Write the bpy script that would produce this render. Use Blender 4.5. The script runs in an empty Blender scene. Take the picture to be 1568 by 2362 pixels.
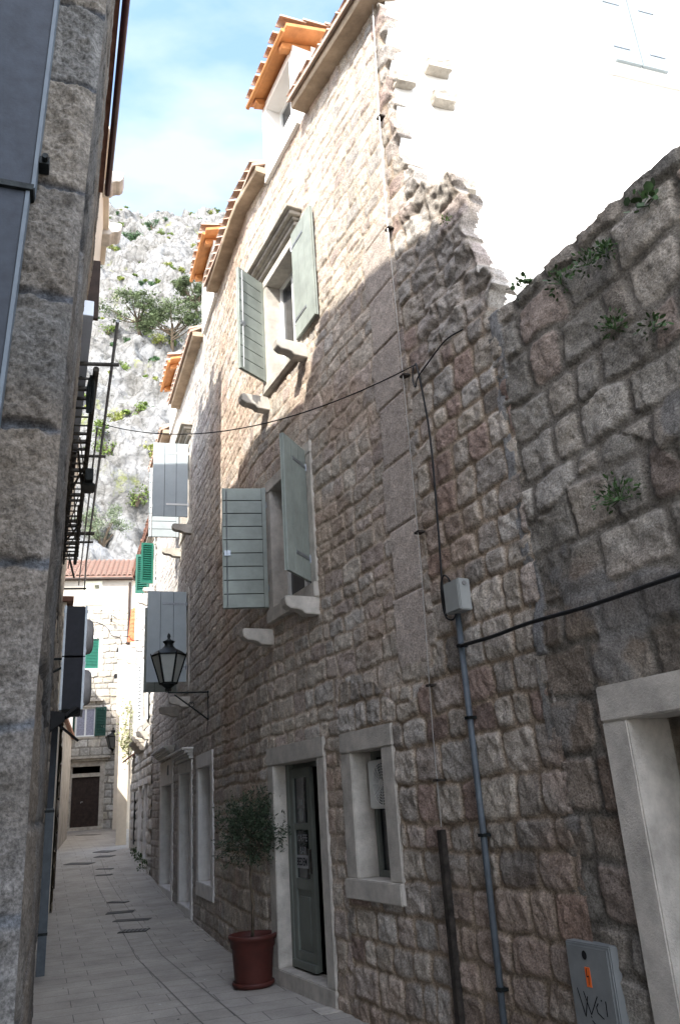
import bpy, bmesh, math, random
import numpy as np
from mathutils import Vector, Matrix
rnd = random.Random(7)
sc = bpy.context.scene
COL = sc.collection
R = math.radians
# ------------------------------------------------------------------ camera
P, RO = R(20.2), R(3.84)
rt = Vector((1, 0, 0)); up = Vector((0, -math.sin(P), math.cos(P))); fw = Vector((0, math.cos(P), math.sin(P)))
XC = rt*math.cos(RO) - up*math.sin(RO); YC = rt*math.sin(RO) + up*math.cos(RO)
cd = bpy.data.cameras.new('camera'); cam = bpy.data.objects.new('camera', cd); COL.objects.link(cam)
m = Matrix((XC, YC, -fw)).transposed().to_4x4(); m.translation = Vector((0, 0, 1.6)); cam.matrix_world = m
cd.sensor_fit = 'VERTICAL'; cd.sensor_height = 24; cd.lens = 1815/2361*24; cd.clip_start = .05; cd.clip_end = 2000
sc.camera = cam
# ------------------------------------------------------------------ materials
def nt(m):
    m.use_nodes = True; t = m.node_tree; b = t.nodes['Principled BSDF']; return t, b
MATS = {}
def mat(name, col, rough=.8, metal=0, var=.12, scale=8, bump=.0, bscale=60, col2=None, dist=.01, spec=.3, attr=None, attmix=1, speck=0, alpha=None, trans=0):
    if name in MATS: return MATS[name]
    m = bpy.data.materials.new(name); t, b = nt(m); N = t.nodes; L = t.links
    b.inputs['Roughness'].default_value = rough; b.inputs['Metallic'].default_value = metal
    b.inputs['Specular IOR Level'].default_value = spec
    tc = N.new('ShaderNodeTexCoord')
    n1 = N.new('ShaderNodeTexNoise'); n1.inputs['Scale'].default_value = scale; n1.inputs['Detail'].default_value = 6; n1.inputs['Roughness'].default_value = .65
    L.new(tc.outputs['Object'], n1.inputs['Vector'])
    cr = N.new('ShaderNodeMapRange'); cr.inputs['From Min'].default_value = .3; cr.inputs['From Max'].default_value = .7
    L.new(n1.outputs['Fac'], cr.inputs['Value'])
    mx = N.new('ShaderNodeMix'); mx.data_type = 'RGBA'
    c2 = col2 if col2 else [c*(1-2*var) for c in col]
    mx.inputs['A'].default_value = (*c2, 1); mx.inputs['B'].default_value = (*[min(1, c*(1+var)) for c in col], 1)
    L.new(cr.outputs[0], mx.inputs['Factor'])
    out = mx.outputs['Result']
    if attr:
        at = N.new('ShaderNodeAttribute'); at.attribute_name = attr
        mm = N.new('ShaderNodeMix'); mm.data_type = 'RGBA'; mm.blend_type = 'MULTIPLY'; mm.inputs['Factor'].default_value = attmix
        mr = N.new('ShaderNodeMapRange'); mr.inputs['From Min'].default_value = .25; mr.inputs['From Max'].default_value = .75; mr.inputs['To Min'].default_value = 1-var*2; mr.inputs['To Max'].default_value = 1+var*2
        L.new(n1.outputs['Fac'], mr.inputs['Value'])
        L.new(at.outputs['Color'], mm.inputs['A']); L.new(mr.outputs[0], mm.inputs['B']); out = mm.outputs['Result']
        if speck:
            vn = N.new('ShaderNodeTexNoise'); vn.inputs['Scale'].default_value = 75; vn.inputs['Detail'].default_value = 4; vn.inputs['Roughness'].default_value = .7
            L.new(tc.outputs['Object'], vn.inputs['Vector'])
            m3 = N.new('ShaderNodeMapRange'); m3.inputs['From Min'].default_value = .35; m3.inputs['From Max'].default_value = .62; m3.inputs['To Min'].default_value = 1-speck; m3.inputs['To Max'].default_value = 1+speck*.35
            L.new(vn.outputs['Fac'], m3.inputs['Value'])
            m4 = N.new('ShaderNodeMix'); m4.data_type = 'RGBA'; m4.blend_type = 'MULTIPLY'; m4.inputs['Factor'].default_value = 1
            L.new(out, m4.inputs['A']); L.new(m3.outputs[0], m4.inputs['B']); out = m4.outputs['Result']
    L.new(out, b.inputs['Base Color'])
    if bump:
        n2 = N.new('ShaderNodeTexNoise'); n2.inputs['Scale'].default_value = bscale; n2.inputs['Detail'].default_value = 5; n2.inputs['Roughness'].default_value = .7
        L.new(tc.outputs['Object'], n2.inputs['Vector'])
        bp = N.new('ShaderNodeBump'); bp.inputs['Strength'].default_value = bump; bp.inputs['Distance'].default_value = dist
        L.new(n2.outputs['Fac'], bp.inputs['Height']); L.new(bp.outputs[0], b.inputs['Normal'])
    if trans: b.inputs['Transmission Weight'].default_value = trans
    MATS[name] = m; return m
mat('masonry', (.4, .36, .32), .95, attr='stone', var=.14, scale=14, bump=1, bscale=85, dist=.015, spec=.1, speck=.46)
mat('masonry_near', (.4, .36, .32), .95, attr='stone', var=.2, scale=22, bump=1, bscale=130, dist=.01, spec=.1, speck=.5)
mat('masonry_far', (.4, .36, .32), .95, attr='stone', var=.12, scale=6, bump=.6, bscale=25, dist=.02, spec=.1, speck=.25)
mat('limestone', (.49, .455, .405), .9, var=.16, scale=6, bump=.8, bscale=75, dist=.009, spec=.15)
mat('limestone_lit', (.72, .70, .67), .9, var=.08, scale=6, bump=.6, bscale=70, dist=.008, spec=.15)  # brighter limestone copy: light bounced off sunlit walls is put into the colour
mat('limestone_old', (.46, .42, .36), .95, var=.2, scale=5, bump=.8, bscale=30, dist=.02, spec=.1)
mat('rough_block', (.42, .36, .29), .95, var=.25, scale=12, bump=1, bscale=35, dist=.02, spec=.1)
mat('plaster_white', (.82, .80, .76), .95, var=.03, scale=2, bump=.25, bscale=18, dist=.01, spec=.1)
mat('plaster_far', (.35, .325, .285), .95, var=.12, scale=1.2, bump=.3, bscale=20, spec=.1)
mat('plaster_beige', (.62, .55, .45), .95, var=.1, scale=1.5, bump=.3, bscale=20, spec=.1)
mat('plaster_grey', (.30, .29, .285), .95, var=.2, scale=2.5, bump=.4, bscale=20, spec=.1)
mat('cement', (.22, .215, .21), .95, var=.2, scale=6, bump=.6, bscale=30, spec=.1)
mat('cornice', (.42, .33, .24), .9, var=.2, scale=4, bump=.4, bscale=30, spec=.1)
mat('shutter', (.275, .305, .275), .55, var=.13, scale=3.5, bump=.15, bscale=30)
mat('shutter_skylit', (.36, .405, .425), .55, var=.06, scale=3)  # lighter copy of the shutter colour with skylight painted in
mat('shutter_line', (.05, .055, .05), .8)
mat('shutter_white', (.74, .76, .76), .55, var=.03, scale=3)
mat('shutter_pale', (.235, .27, .285), .55, var=.03, scale=3)
mat('shutter_cream', (.62, .62, .50), .6, var=.1, scale=4)
mat('green', (.008, .095, .065), .5, var=.1, scale=4)
mat('green_dark', (.008, .05, .035), .5, var=.1, scale=4)
mat('sage', (.155, .17, .15), .5, var=.06, scale=5)
mat('frame_white', (.72, .72, .70), .5, var=.04)
mat('glass', (.015, .018, .022), .08, var=.05, spec=.6)
mat('curtain', (.30, .30, .36), .9, var=.2, scale=20)
mat('black', (.006, .006, .007), .7, var=.3)
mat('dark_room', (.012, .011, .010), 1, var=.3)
mat('iron', (.018, .022, .022), .5, metal=.4, var=.4, scale=20, bump=.2)
mat('iron_rust', (.045, .038, .032), .75, metal=.3, var=.4, scale=15, bump=.4)
mat('cable', (.01, .01, .011), .5, var=.1)
mat('wire', (.45, .44, .42), .4, metal=.6, var=.1)
mat('galvanised', (.30, .32, .34), .4, metal=.7, var=.12, scale=15)
mat('pipe_grey', (.075, .09, .105), .5, var=.15, scale=10)
mat('duct_blue', (.035, .042, .055), .6, metal=0, var=.15, scale=12, bump=.15, bscale=40)
mat('duct_edge', (.13, .155, .18), .5, metal=0, var=.1)
mat('box_grey', (.27, .28, .27), .6, var=.06, scale=6)
mat('cabinet', (.17, .18, .18), .6, var=.1, scale=5, bump=.1)
mat('orange_mark', (.65, .12, .02), .7, var=.1)
mat('ink', (.008, .008, .01), .7)
mat('letter', (.33, .33, .34), .7)
mat('terracotta_pot', (.075, .020, .015), .55, var=.15, scale=6)
mat('soil', (.04, .03, .02), 1, var=.3, scale=30, bump=.8, bscale=40)
mat('bark', (.11, .085, .06), .95, var=.3, scale=25, bump=.8, bscale=40)
mat('olive_leaf', (.042, .062, .034), .6, var=.35, scale=18)
mat('pine_leaf', (.10, .135, .06), .7, var=.4, scale=.9)
mat('shrub_leaf', (.13, .19, .04), .7, var=.35, scale=1.5)
mat('shrub_yellow', (.24, .27, .07), .7, var=.3, scale=1.5)
mat('shrub_dark', (.06, .12, .05), .7, var=.35, scale=1.5)
mat('ivy', (.05, .10, .03), .6, var=.35, scale=12)
mat('vine_pale', (.30, .32, .17), .7, var=.3, scale=9)
mat('tile', (.34, .22, .165), .85, var=.3, scale=5, bump=.6, bscale=20, col2=(.38, .32, .265))
mat('tile_red', (.55, .13, .055), .8, var=.2, scale=4, bump=.3)
mat('tile_brown', (.20, .10, .07), .85, var=.3, scale=5, bump=.4)
mat('wood_orange', (.50, .22, .075), .55, var=.15, scale=5)
mat('wood_dark', (.035, .022, .017), .7, var=.3, scale=8)
mat('gutter_red', (.055, .014, .014), .45, var=.2)
mat('door_red', (.16, .03, .02), .6, var=.2)
mat('ac_white', (.66, .66, .63), .5, var=.04)
mat('ac_black', (.012, .013, .02), .6, var=.2)
mat('lamp_glass_dark', (.08, .085, .08), .3, var=.06, spec=.5)
mat('tile_far', (.15, .075, .055), .85, var=.35, scale=6, bump=.6, bscale=20, col2=(.20, .15, .12))
mat('lamp_glass', (.36, .38, .36), .35, var=.06, spec=.5)
mat('litter', (.6, .6, .58), .8)
mat('grate', (.03, .03, .032), .6, metal=.4, var=.3)
# ------------------------------------------------------------------ mesh builder
class MB:
    def __init__(s): s.v = []; s.f = []; s.m = []
    def face(s, idx, mi=0): s.f.append(tuple(idx)); s.m.append(mi)
    def add(s, vs, fs, mi=0):
        o = len(s.v); s.v += [tuple(v) for v in vs]
        for f in fs: s.f.append(tuple(o+i for i in f)); s.m.append(mi)
    def hexa(s, c, mi=0):   # 8 corners: bottom 4 (ccw), top 4
        s.add(c, [(0, 3, 2, 1), (4, 5, 6, 7), (0, 1, 5, 4), (1, 2, 6, 5), (2, 3, 7, 6), (3, 0, 4, 7)], mi)
    def box(s, F, s0, s1, o0, o1, z0, z1, mi=0):
        s.hexa([F(s0, o0, z0), F(s1, o0, z0), F(s1, o1, z0), F(s0, o1, z0), F(s0, o0, z1), F(s1, o0, z1), F(s1, o1, z1), F(s0, o1, z1)], mi)
    def tube(s, pts, r, n=6, mi=0, cap=True):
        pts = [Vector(p) for p in pts]; rs = r if isinstance(r, (list, tuple)) else [r]*len(pts)
        o = len(s.v); prev = None
        for i, p in enumerate(pts):
            t = (pts[min(i+1, len(pts)-1)] - pts[max(i-1, 0)]).normalized()
            a = Vector((0, 0, 1)) if abs(t.z) < .9 else Vector((1, 0, 0))
            if prev is not None: a = prev
            x = (a - t*a.dot(t)).normalized(); y = t.cross(x); prev = x
            for k in range(n):
                q = 2*math.pi*k/n; s.v.append(tuple(p + (x*math.cos(q) + y*math.sin(q))*rs[i]))
        for i in range(len(pts)-1):
            for k in range(n):
                s.face((o+i*n+k, o+i*n+(k+1) % n, o+(i+1)*n+(k+1) % n, o+(i+1)*n+k), mi)
        if cap:
            s.face([o+k for k in range(n)][::-1], mi); s.face([o+(len(pts)-1)*n+k for k in range(n)], mi)
    def lathe(s, c, prof, n=24, mi=0, a0=0):
        o = len(s.v); c = Vector(c)
        for r, z in prof:
            for k in range(n):
                q = 2*math.pi*k/n+a0; s.v.append((c.x+r*math.cos(q), c.y+r*math.sin(q), c.z+z))
        for i in range(len(prof)-1):
            for k in range(n): s.face((o+i*n+k, o+i*n+(k+1) % n, o+(i+1)*n+(k+1) % n, o+(i+1)*n+k), mi)
    def prism(s, F, poly, o0, o1, mi=0):   # poly of (s,z) extruded along o
        n = len(poly); o = len(s.v)
        s.v += [tuple(F(a, o0, b)) for a, b in poly] + [tuple(F(a, o1, b)) for a, b in poly]
        s.face(range(o, o+n), mi); s.face(list(range(o+n, o+2*n))[::-1], mi)
        for i in range(n): j = (i+1) % n; s.face((o+i, o+n+i, o+n+j, o+j), mi)
    def profile(s, F, poly, s0, s1, mi=0):  # poly of (o,z) extruded along s
        n = len(poly); o = len(s.v)
        s.v += [tuple(F(s0, a, b)) for a, b in poly] + [tuple(F(s1, a, b)) for a, b in poly]
        s.face(range(o, o+n), mi); s.face(list(range(o+n, o+2*n))[::-1], mi)
        for i in range(n): j = (i+1) % n; s.face((o+i, o+n+i, o+n+j, o+j), mi)
    def build(s, name, mats, parent=None, bevel=0, smooth=False, origin=None, label=None, recalc=True):
        if isinstance(mats, str): mats = [mats]
        org = Vector((0, 0, 0))
        if parent is not None:
            org = parent['_o']; org = Vector(org)
        elif origin is not None: org = Vector(origin)
        me = bpy.data.meshes.new(name)
        me.from_pydata([tuple(Vector(v)-org) for v in s.v], [], s.f)
        for mm in mats: me.materials.append(MATS[mm])
        me.polygons.foreach_set('material_index', s.m)
        bm = bmesh.new(); bm.from_mesh(me)
        if recalc: bmesh.ops.recalc_face_normals(bm, faces=bm.faces)
        if bevel:
            es = [e for e in bm.edges if len(e.link_faces) == 2 and e.calc_face_angle(0) > .6]
            try: bmesh.ops.bevel(bm, geom=es, offset=bevel, segments=2, affect='EDGES', clamp_overlap=True)
            except Exception: pass
        bm.to_mesh(me); bm.free()
        if smooth: me.polygons.foreach_set('use_smooth', [True]*len(me.polygons))
        ob = bpy.data.objects.new(name, me); COL.objects.link(ob)
        if parent is not None: ob.parent = parent; ob['_o'] = parent['_o']
        else: ob.location = org; ob['_o'] = tuple(org)
        if label: ob['label'] = label
        return ob
def tag(o, label=None, cat=None, group=None, kind=None):
    if label: o['label'] = label
    if cat: o['category'] = cat
    if group: o['group'] = group
    if kind: o['kind'] = kind
    return o
def thing(name, loc, label, cat, group=None):
    o = bpy.data.objects.new(name, None); COL.objects.link(o); o.location = loc; o['_o'] = tuple(loc); o.empty_display_size = .2
    return tag(o, label, cat, group)
# ------------------------------------------------------------------ frames
class Poly:
    """vertical facade following a plan polyline; F(s,o,z): o>0 towards the alley"""
    def __init__(s, nodes, sref=0, side=1, lean=0):
        s.n = [np.array(p, float) for p in nodes]; s.side = side; s.lean = lean
        L = [0]
        for a, b in zip(s.n, s.n[1:]): L.append(L[-1]+np.linalg.norm(b-a))
        s.L = np.array(L)+sref
    def arr(s, S, O, Z):
        S = np.asarray(S, float); O = np.asarray(O, float); Z = np.asarray(Z, float)
        k = np.clip(np.searchsorted(s.L, S, side='right')-1, 0, len(s.n)-2)
        A = np.array(s.n); D = (A[1:]-A[:-1]); D /= np.linalg.norm(D, axis=1)[:, None]
        p = A[k] + D[k]*(S-s.L[k])[..., None]
        nx = np.stack([-D[:, 1], D[:, 0]], 1)*s.side
        nn = nx[k].copy()
        for j in range(1, len(s.n)-1):   # mitre
            t = np.clip((S-s.L[j])/.3*.5+.5, 0, 1); w = (np.abs(S-s.L[j]) < .3)
            b = nx[j-1]*(1-t)[..., None]+nx[j]*t[..., None]; nn = np.where(w[..., None], b, nn)
        q = p + nn*(O + s.lean*Z)[..., None]
        return np.concatenate([q, Z[..., None]], -1)
    def __call__(s, S, O, Z):
        return tuple(s.arr(np.array([S]), np.array([O]), np.array([Z]))[0])
class Lin:
    def __init__(s, org, az, side=1, lean=0):
        s.o = np.array(org[:2], float); a = R(az); s.d = np.array([math.sin(a), math.cos(a)]); s.nn = np.array([-s.d[1], s.d[0]])*side; s.lean = lean
    def arr(s, S, O, Z):
        S = np.asarray(S, float); O = np.asarray(O, float); Z = np.asarray(Z, float)
        q = s.o + S[..., None]*s.d + (O+s.lean*Z)[..., None]*s.nn
        return np.concatenate([q, Z[..., None]], -1)
    def __call__(s, S, O, Z):
        q = s.o + S*s.d + (O+s.lean*Z)*s.nn; return (q[0], q[1], Z)
def pos(az, d): return (math.sin(R(az))*d, math.cos(R(az))*d)
b0 = np.array([-.308, 7.551]); dA = np.array(pos(-27.5, 1)); dB = np.array(pos(-20.3, 1)); N1 = b0+1.5*dA
FA = Poly([b0-12*dA, N1, N1+dB*20], sref=-12)          # right-hand facade line, s=0 beside the cafe door, bend at 1.5
def gz(y): return float(np.interp(y, [11, 13, 16.5, 20, 23.5, 35.4, 60], [0, .05, .2, .47, .77, 1.19, 2.0]))
# ------------------------------------------------------------------ numpy noise
def hsh(ix, iy, sd):
    n = (ix.astype(np.int64)*374761393 + iy.astype(np.int64)*668265263 + sd*974711) & 0xffffffff
    n = ((n ^ (n >> 13))*1274126177) & 0xffffffff
    return ((n ^ (n >> 16)) & 0xffff)/65535.
def vn(x, y, sd=0):
    xi = np.floor(x); yi = np.floor(y); fx = x-xi; fy = y-yi; fx = fx*fx*(3-2*fx); fy = fy*fy*(3-2*fy)
    a = hsh(xi, yi, sd); b = hsh(xi+1, yi, sd); c = hsh(xi, yi+1, sd); d = hsh(xi+1, yi+1, sd)
    return (a*(1-fx)+b*fx)*(1-fy)+(c*(1-fx)+d*fx)*fy
def fbm(x, y, sd=0, o=4, g=.5):
    r = 0; a = 1; t = 0
    for k in range(o): r = r+a*vn(x*2**k, y*2**k, sd+k*17); t += a; a *= g
    return r/t
def sstep(a, b, x): t = np.clip((x-a)/(b-a), 0, 1); return t*t*(3-2*t)
def masonry(S, Z, p, sd=1):
    """returns relief, colour, of coursed rubble; p = dict of style"""
    w = p.get('warp', .02)
    Sw = S + (vn(S*2.3, Z*2.3, sd+5)-.5)*2*w + (vn(S*7, Z*7, sd+6)-.5)*w
    Zw = Z + (vn(S*1.0, Z*1.6, sd+7)-.5)*1.7*w + (vn(S*6, Z*6, sd+8)-.5)*w
    rg = np.random.RandomState(sd)
    zb = [-1.0]
    while zb[-1] < 13: zb.append(zb[-1]+rg.uniform(*p['h']))
    zb = np.array(zb); row = np.clip(np.searchsorted(zb, Zw)-1, 0, len(zb)-2)
    z0 = zb[row]; z1 = zb[row+1]; s0 = np.zeros_like(Sw); s1 = np.zeros_like(Sw); cid = np.zeros(Sw.shape, int)
    for r in np.unique(row):
        rr = np.random.RandomState(sd*1000+int(r)); hh = zb[r+1]-zb[r]
        k = (row == r); a = Sw[k]; lo = a.min()-1
        sb = [-16+rr.uniform(0, .3)]
        while sb[-1] < a.max()+1: sb.append(sb[-1]+rr.uniform(*p['w'])*(.6+hh/sum(p['h'])*.8))
        sb = np.array(sb); c = np.clip(np.searchsorted(sb, a)-1, 0, len(sb)-2); s0[k] = sb[c]; s1[k] = sb[c+1]; cid[k] = c
    dx = np.minimum(Sw-s0, s1-Sw); dz = np.minimum(Zw-z0, z1-Zw); rr_ = p.get('round', .05)
    e = rr_ - np.hypot(np.maximum(rr_-dx, 0), np.maximum(rr_-dz, 0)); e = np.where((dx > rr_) & (dz > rr_), rr_, e)
    e = e + (fbm(S*22, Z*22, sd+9, 3)-.5)*p.get('rag', .012)
    r1 = hsh(cid, row, sd); r2 = hsh(cid, row, sd+1); r3 = hsh(cid, row, sd+2)
    j = p['joint']*(.6+.8*vn(S*1.1, Z*1.1, sd+31)); m_ = sstep(j, j+p.get('edge', .02), e)
    relief = m_*(p['rel']*(.55+.9*r1)) + (fbm(S*13, Z*13, sd+10, 5, .62)-.5)*p['rough']*(m_*.8+.2) + (fbm(S*3, Z*3, sd+12, 2)-.5)*p['rel']*.7
    relief += m_*((Sw-s0)/(s1-s0)-.5)*(r2-.5)*p['rel']*1.2 + m_*((Zw-z0)/(z1-z0)-.5)*(r3-.5)*p['rel']*1.2
    pal = np.array(p['pal']); ci = (r2*len(pal)).astype(int).clip(0, len(pal)-1)
    c = pal[ci]*(0.78+.44*r3)[..., None]
    c = c*(1+(fbm(S*9, Z*9, sd+13, 4, .6)-.5)*.75)[..., None]
    st = sstep(.52, .72, fbm(S*.9, Z*1.2, sd+14, 4)); rust = np.array(p.get('rust', (.36, .22, .15)))
    c = c*(1-st*.6)[..., None] + rust*(st*.6)[..., None]*(0.75+.5*r3)[..., None]
    mo = np.array(p['mortar'])*(0.8+.4*fbm(S*5, Z*5, sd+15, 3))[..., None]
    return relief, c*m_[..., None]+mo*(1-m_)[..., None], m_
def wall_grid(name, F, S, Z, fn, parent, keep=None, matname='masonry', post=None, label=None, origin=None):
    SS, ZZ = np.meshgrid(S, Z); s = SS.ravel(); z = ZZ.ravel()
    H, C, O, s2, z2 = fn(s, z)
    V = F.arr(s2, H+O, z2)
    ns, nz = len(S), len(Z)
    ii, jj = np.meshgrid(np.arange(ns-1), np.arange(nz-1)); a = (jj*ns+ii).ravel()
    q = np.stack([a, a+1, a+ns+1, a+ns], 1)
    if keep is not None:
        k = keep(s[q].mean(1), z[q].mean(1)); q = q[k]
    # drop unused verts
    used = np.zeros(len(V), bool); used[q.ravel()] = True; rem = np.cumsum(used)-1; q = rem[q]; V = V[used]; C = C[used]
    org = np.array(parent['_o']) if parent is not None else np.array(origin if origin is not None else (0, 0, 0))
    me = bpy.data.meshes.new(name); me.vertices.add(len(V)); me.vertices.foreach_set('co', (V-org).astype(np.float32).ravel())
    me.loops.add(q.size); me.loops.foreach_set('vertex_index', q.ravel().astype(np.int32))
    me.polygons.add(len(q)); me.polygons.foreach_set('loop_start', np.arange(0, q.size, 4, dtype=np.int32)); me.polygons.foreach_set('loop_total', np.full(len(q), 4, np.int32))
    me.polygons.foreach_set('use_smooth', np.ones(len(q), bool))
    me.update(calc_edges=True)
    ca = me.color_attributes.new('stone', 'FLOAT_COLOR', 'POINT'); ca.data.foreach_set('color', np.concatenate([C.clip(0, 1), np.ones((len(C), 1))], 1).astype(np.float32).ravel())
    me.materials.append(MATS[matname])
    ob = bpy.data.objects.new(name, me); COL.objects.link(ob)
    if parent is not None: ob.parent = parent; ob['_o'] = parent['_o']
    else: ob.location = org; ob['_o'] = tuple(org)
    if label: ob['label'] = label
    return ob
def in_rects(s, z, rects):
    k = np.zeros(s.shape, bool)
    for a, b, c, d in rects: k |= (s > a-.035) & (s < b+.035) & (z > c-.035) & (z < d+.035)
    return k
# ------------------------------------------------------------------ parts
def stone_frame(parent, F, s0, s1, z0, z1, fw=.15, top=.16, bot=.15, proud=.025, depth=.16, sill=.0, matn='limestone', name='stone_frame', sillz=True):
    mb = MB()
    mb.box(F, s0-fw, s0, -depth, proud, z0, z1); mb.box(F, s1, s1+fw, -depth, proud, z0, z1)
    mb.box(F, s0-fw-.003, s1+fw+.003, -depth, proud+.004, z1, z1+top)
    if sillz: mb.box(F, s0-fw-.003, s1+fw+.003, -depth, proud+.006+sill, z0-bot, z0)
    return mb.build(name, matn, parent, bevel=.008)
def corbel(parent, F, s, z, w=.13, l=.36, h=.175):
    mb = MB(); P_ = [(-.02, z), (-.02, z-h), (l*.42, z-h*.97), (l*.52, z-h*.80), (l*.66, z-h*.72), (l*.84, z-h*.70), (l*.97, z-h*.52), (l, z-h*.12), (l*.94, z)]
    mb.profile(F, P_, s-w/2, s+w/2); return mb.build('corbel', 'limestone', parent, bevel=.007)
def cornice_hood(parent, F, s0, s1, z, h=.18, d=.2, matn='limestone_old'):
    mb = MB(); steps = [(0, .35), (.3, .5), (.5, .75), (.78, 1.0)]
    for i, (a, k) in enumerate(steps):
        za = z+h*a; zb = z+h*(steps[i+1][0] if i+1 < len(steps) else 1); e = d*k
        mb.box(F, s0-e*.8, s1+e*.8, -.03, e, za, zb)
    return mb.build('hood_moulding', matn, parent, bevel=.006)
def shutter(parent, h, az, w, z0, z1, inner=1, mats=('shutter', 'shutter_line', 'galvanised'), boards=9, straps=True, name='shutter', label=None):
    """h hinge xy, az direction of the leaf from the hinge, inner side = +1 / -1"""
    F = Lin(h, az, side=inner); mb = MB(); H = z1-z0
    nb = 3; g = .004
    for i in range(nb): mb.box(F, w*i/nb+g*(i > 0), w*(i+1)/nb-g*(i < nb-1), -.022, -.002, z0, z1)
    mb.box(F, .004, w-.004, -.004, .0045, z0+.002, z1-.002, 1)
    for i in range(boards):
        a = z0+H*i/boards; b = z0+H*(i+1)/boards
        mb.box(F, .05, w-.012, .004, .018, a+.006, b-.006)
    mb.box(F, 0, .045, .004, .02, z0, z1); mb.box(F, w-.01, w, .004, .02, z0, z1)
    if straps:
        for zz in (z0+H*.16, z1-H*.14): mb.box(F, -.02, w*.62, -.028, -.0225, zz-.017, zz+.017, 2); mb.tube([F(0, -.025, zz-.04), F(0, -.025, zz+.04)], .012, mi=2)
        mb.tube([F(w-.05, .03, z0+.02), F(w-.05, .03, z1-.04)], .006, 5, 2); mb.box(F, w-.09, w-.02, .018, .034, z0+H*.42, z0+H*.42+.06, 2)
    return mb.build(name, list(mats), parent, bevel=0, label=label)
def louvre_leaf(parent, F, s0, s1, o, z0, z1, matn, name='shutter', n=16):
    mb = MB(); fw = min(.06, (s1-s0)*.15)
    mb.box(F, s0, s0+fw, o, o+.04, z0, z1); mb.box(F, s1-fw, s1, o, o+.04, z0, z1); mb.box(F, s0+fw, s1-fw, o, o+.04, z0, z0+fw*1.3); mb.box(F, s0+fw, s1-fw, o, o+.04, z1-fw*1.3, z1)
    a, b = z0+fw*1.3, z1-fw*1.3
    for i in range(n):
        zc = a+(b-a)*(i+.5)/n; h = (b-a)/n*.75
        mb.hexa([F(s0+fw, o+.005, zc+h*.2), F(s1-fw, o+.005, zc+h*.2), F(s1-fw, o+.036, zc-h*.55), F(s0+fw, o+.036, zc-h*.55), F(s0+fw, o+.005, zc+h*.4), F(s1-fw, o+.005, zc+h*.4), F(s1-fw, o+.036, zc-h*.35), F(s0+fw, o+.036, zc-h*.35)])
    mb.box(F, s0+fw, s1-fw, o+.0, o+.004, a, b)
    return mb.build(name, matn, parent)
def sash(parent, F, s0, s1, o, z0, z1, matn='frame_white', fw=.05, mull=True, name='sash', glass='glass', bars=0):
    mb = MB()
    mb.box(F, s0, s0+fw, o-.05, o, z0, z1); mb.box(F, s1-fw, s1, o-.05, o, z0, z1)
    mb.box(F, s0+fw, s1-fw, o-.05, o-.002, z0, z0+fw); mb.box(F, s0+fw, s1-fw, o-.05, o-.002, z1-fw, z1)
    if mull: c = (s0+s1)/2; mb.box(F, c-.035, c+.035, o-.048, o+.004, z0+fw, z1-fw)
    for i in range(bars): zc = z0+(z1-z0)*(i+1)/(bars+1); mb.box(F, s0+fw, s1-fw, o-.046, o-.006, zc-.015, zc+.015)
    ob = mb.build(name, matn, parent, bevel=.003)
    g = MB(); g.box(F, s0+fw*.5, s1-fw*.5, o-.035, o-.027, z0+fw*.5, z1-fw*.5); g.build('pane', glass, ob)
    return ob
def tile_rows(mb, F, s0, s1, o_eave, z_eave, rows, up_o, up_z, r=.085, sp=.21, L=.38, mi=0, jit=.012, zf=None, under=True):
    """barrel tiles running up the slope; step between rows (up_o,up_z) per metre"""
    n = max(1, int((s1-s0)/sp)); sp = (s1-s0)/n; ln = math.hypot(up_o, up_z); uo, uz = up_o/ln, up_z/ln; K = 5
    for i in range(n):
        sc_ = s0+sp*(i+.5)+rnd.uniform(-jit, jit)
        for j in range(rows):
            d0 = j*L*.82-.03+rnd.uniform(-.015, .015)
            zb = (zf(sc_) if zf else z_eave)
            vs = []
            for e, (dd, rr, lift) in enumerate(((d0, r, .03), (d0+L, r*.82, .0))):
                for t in (0, .012):
                    for k in range(K+1):
                        q = math.pi*k/K; ra = rr-t
                        vs.append(F(sc_+math.cos(q)*ra, o_eave+uo*dd-uz*math.sin(q)*ra*-1*-1+0, zb+uz*dd+math.sin(q)*ra+lift+.02))
            M = K+1; fs = []
            for k in range(K):
                fs += [(k, k+1, 2*M+k+1, 2*M+k), (M+k, 3*M+k, 3*M+k+1, M+k+1), (k, M+k, M+k+1, k+1)]
            fs += [(0, 2*M, 3*M, M), (K, M+K, 3*M+K, 2*M+K)]
            mb.add(vs, fs, mi)
    if under:
        T = rows*L*.82+.05
        mb.hexa([F(s0, o_eave, (zf(s0) if zf else z_eave)-.03), F(s1, o_eave, (zf(s1) if zf else z_eave)-.03), F(s1, o_eave+uo*T, (zf(s1) if zf else z_eave)-.03+uz*T), F(s0, o_eave+uo*T, (zf(s0) if zf else z_eave)-.03+uz*T),
                 F(s0, o_eave, (zf(s0) if zf else z_eave)+.02), F(s1, o_eave, (zf(s1) if zf else z_eave)+.02), F(s1, o_eave+uo*T, (zf(s1) if zf else z_eave)+.02+uz*T), F(s0, o_eave+uo*T, (zf(s0) if zf else z_eave)+.02+uz*T)], mi)
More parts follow.
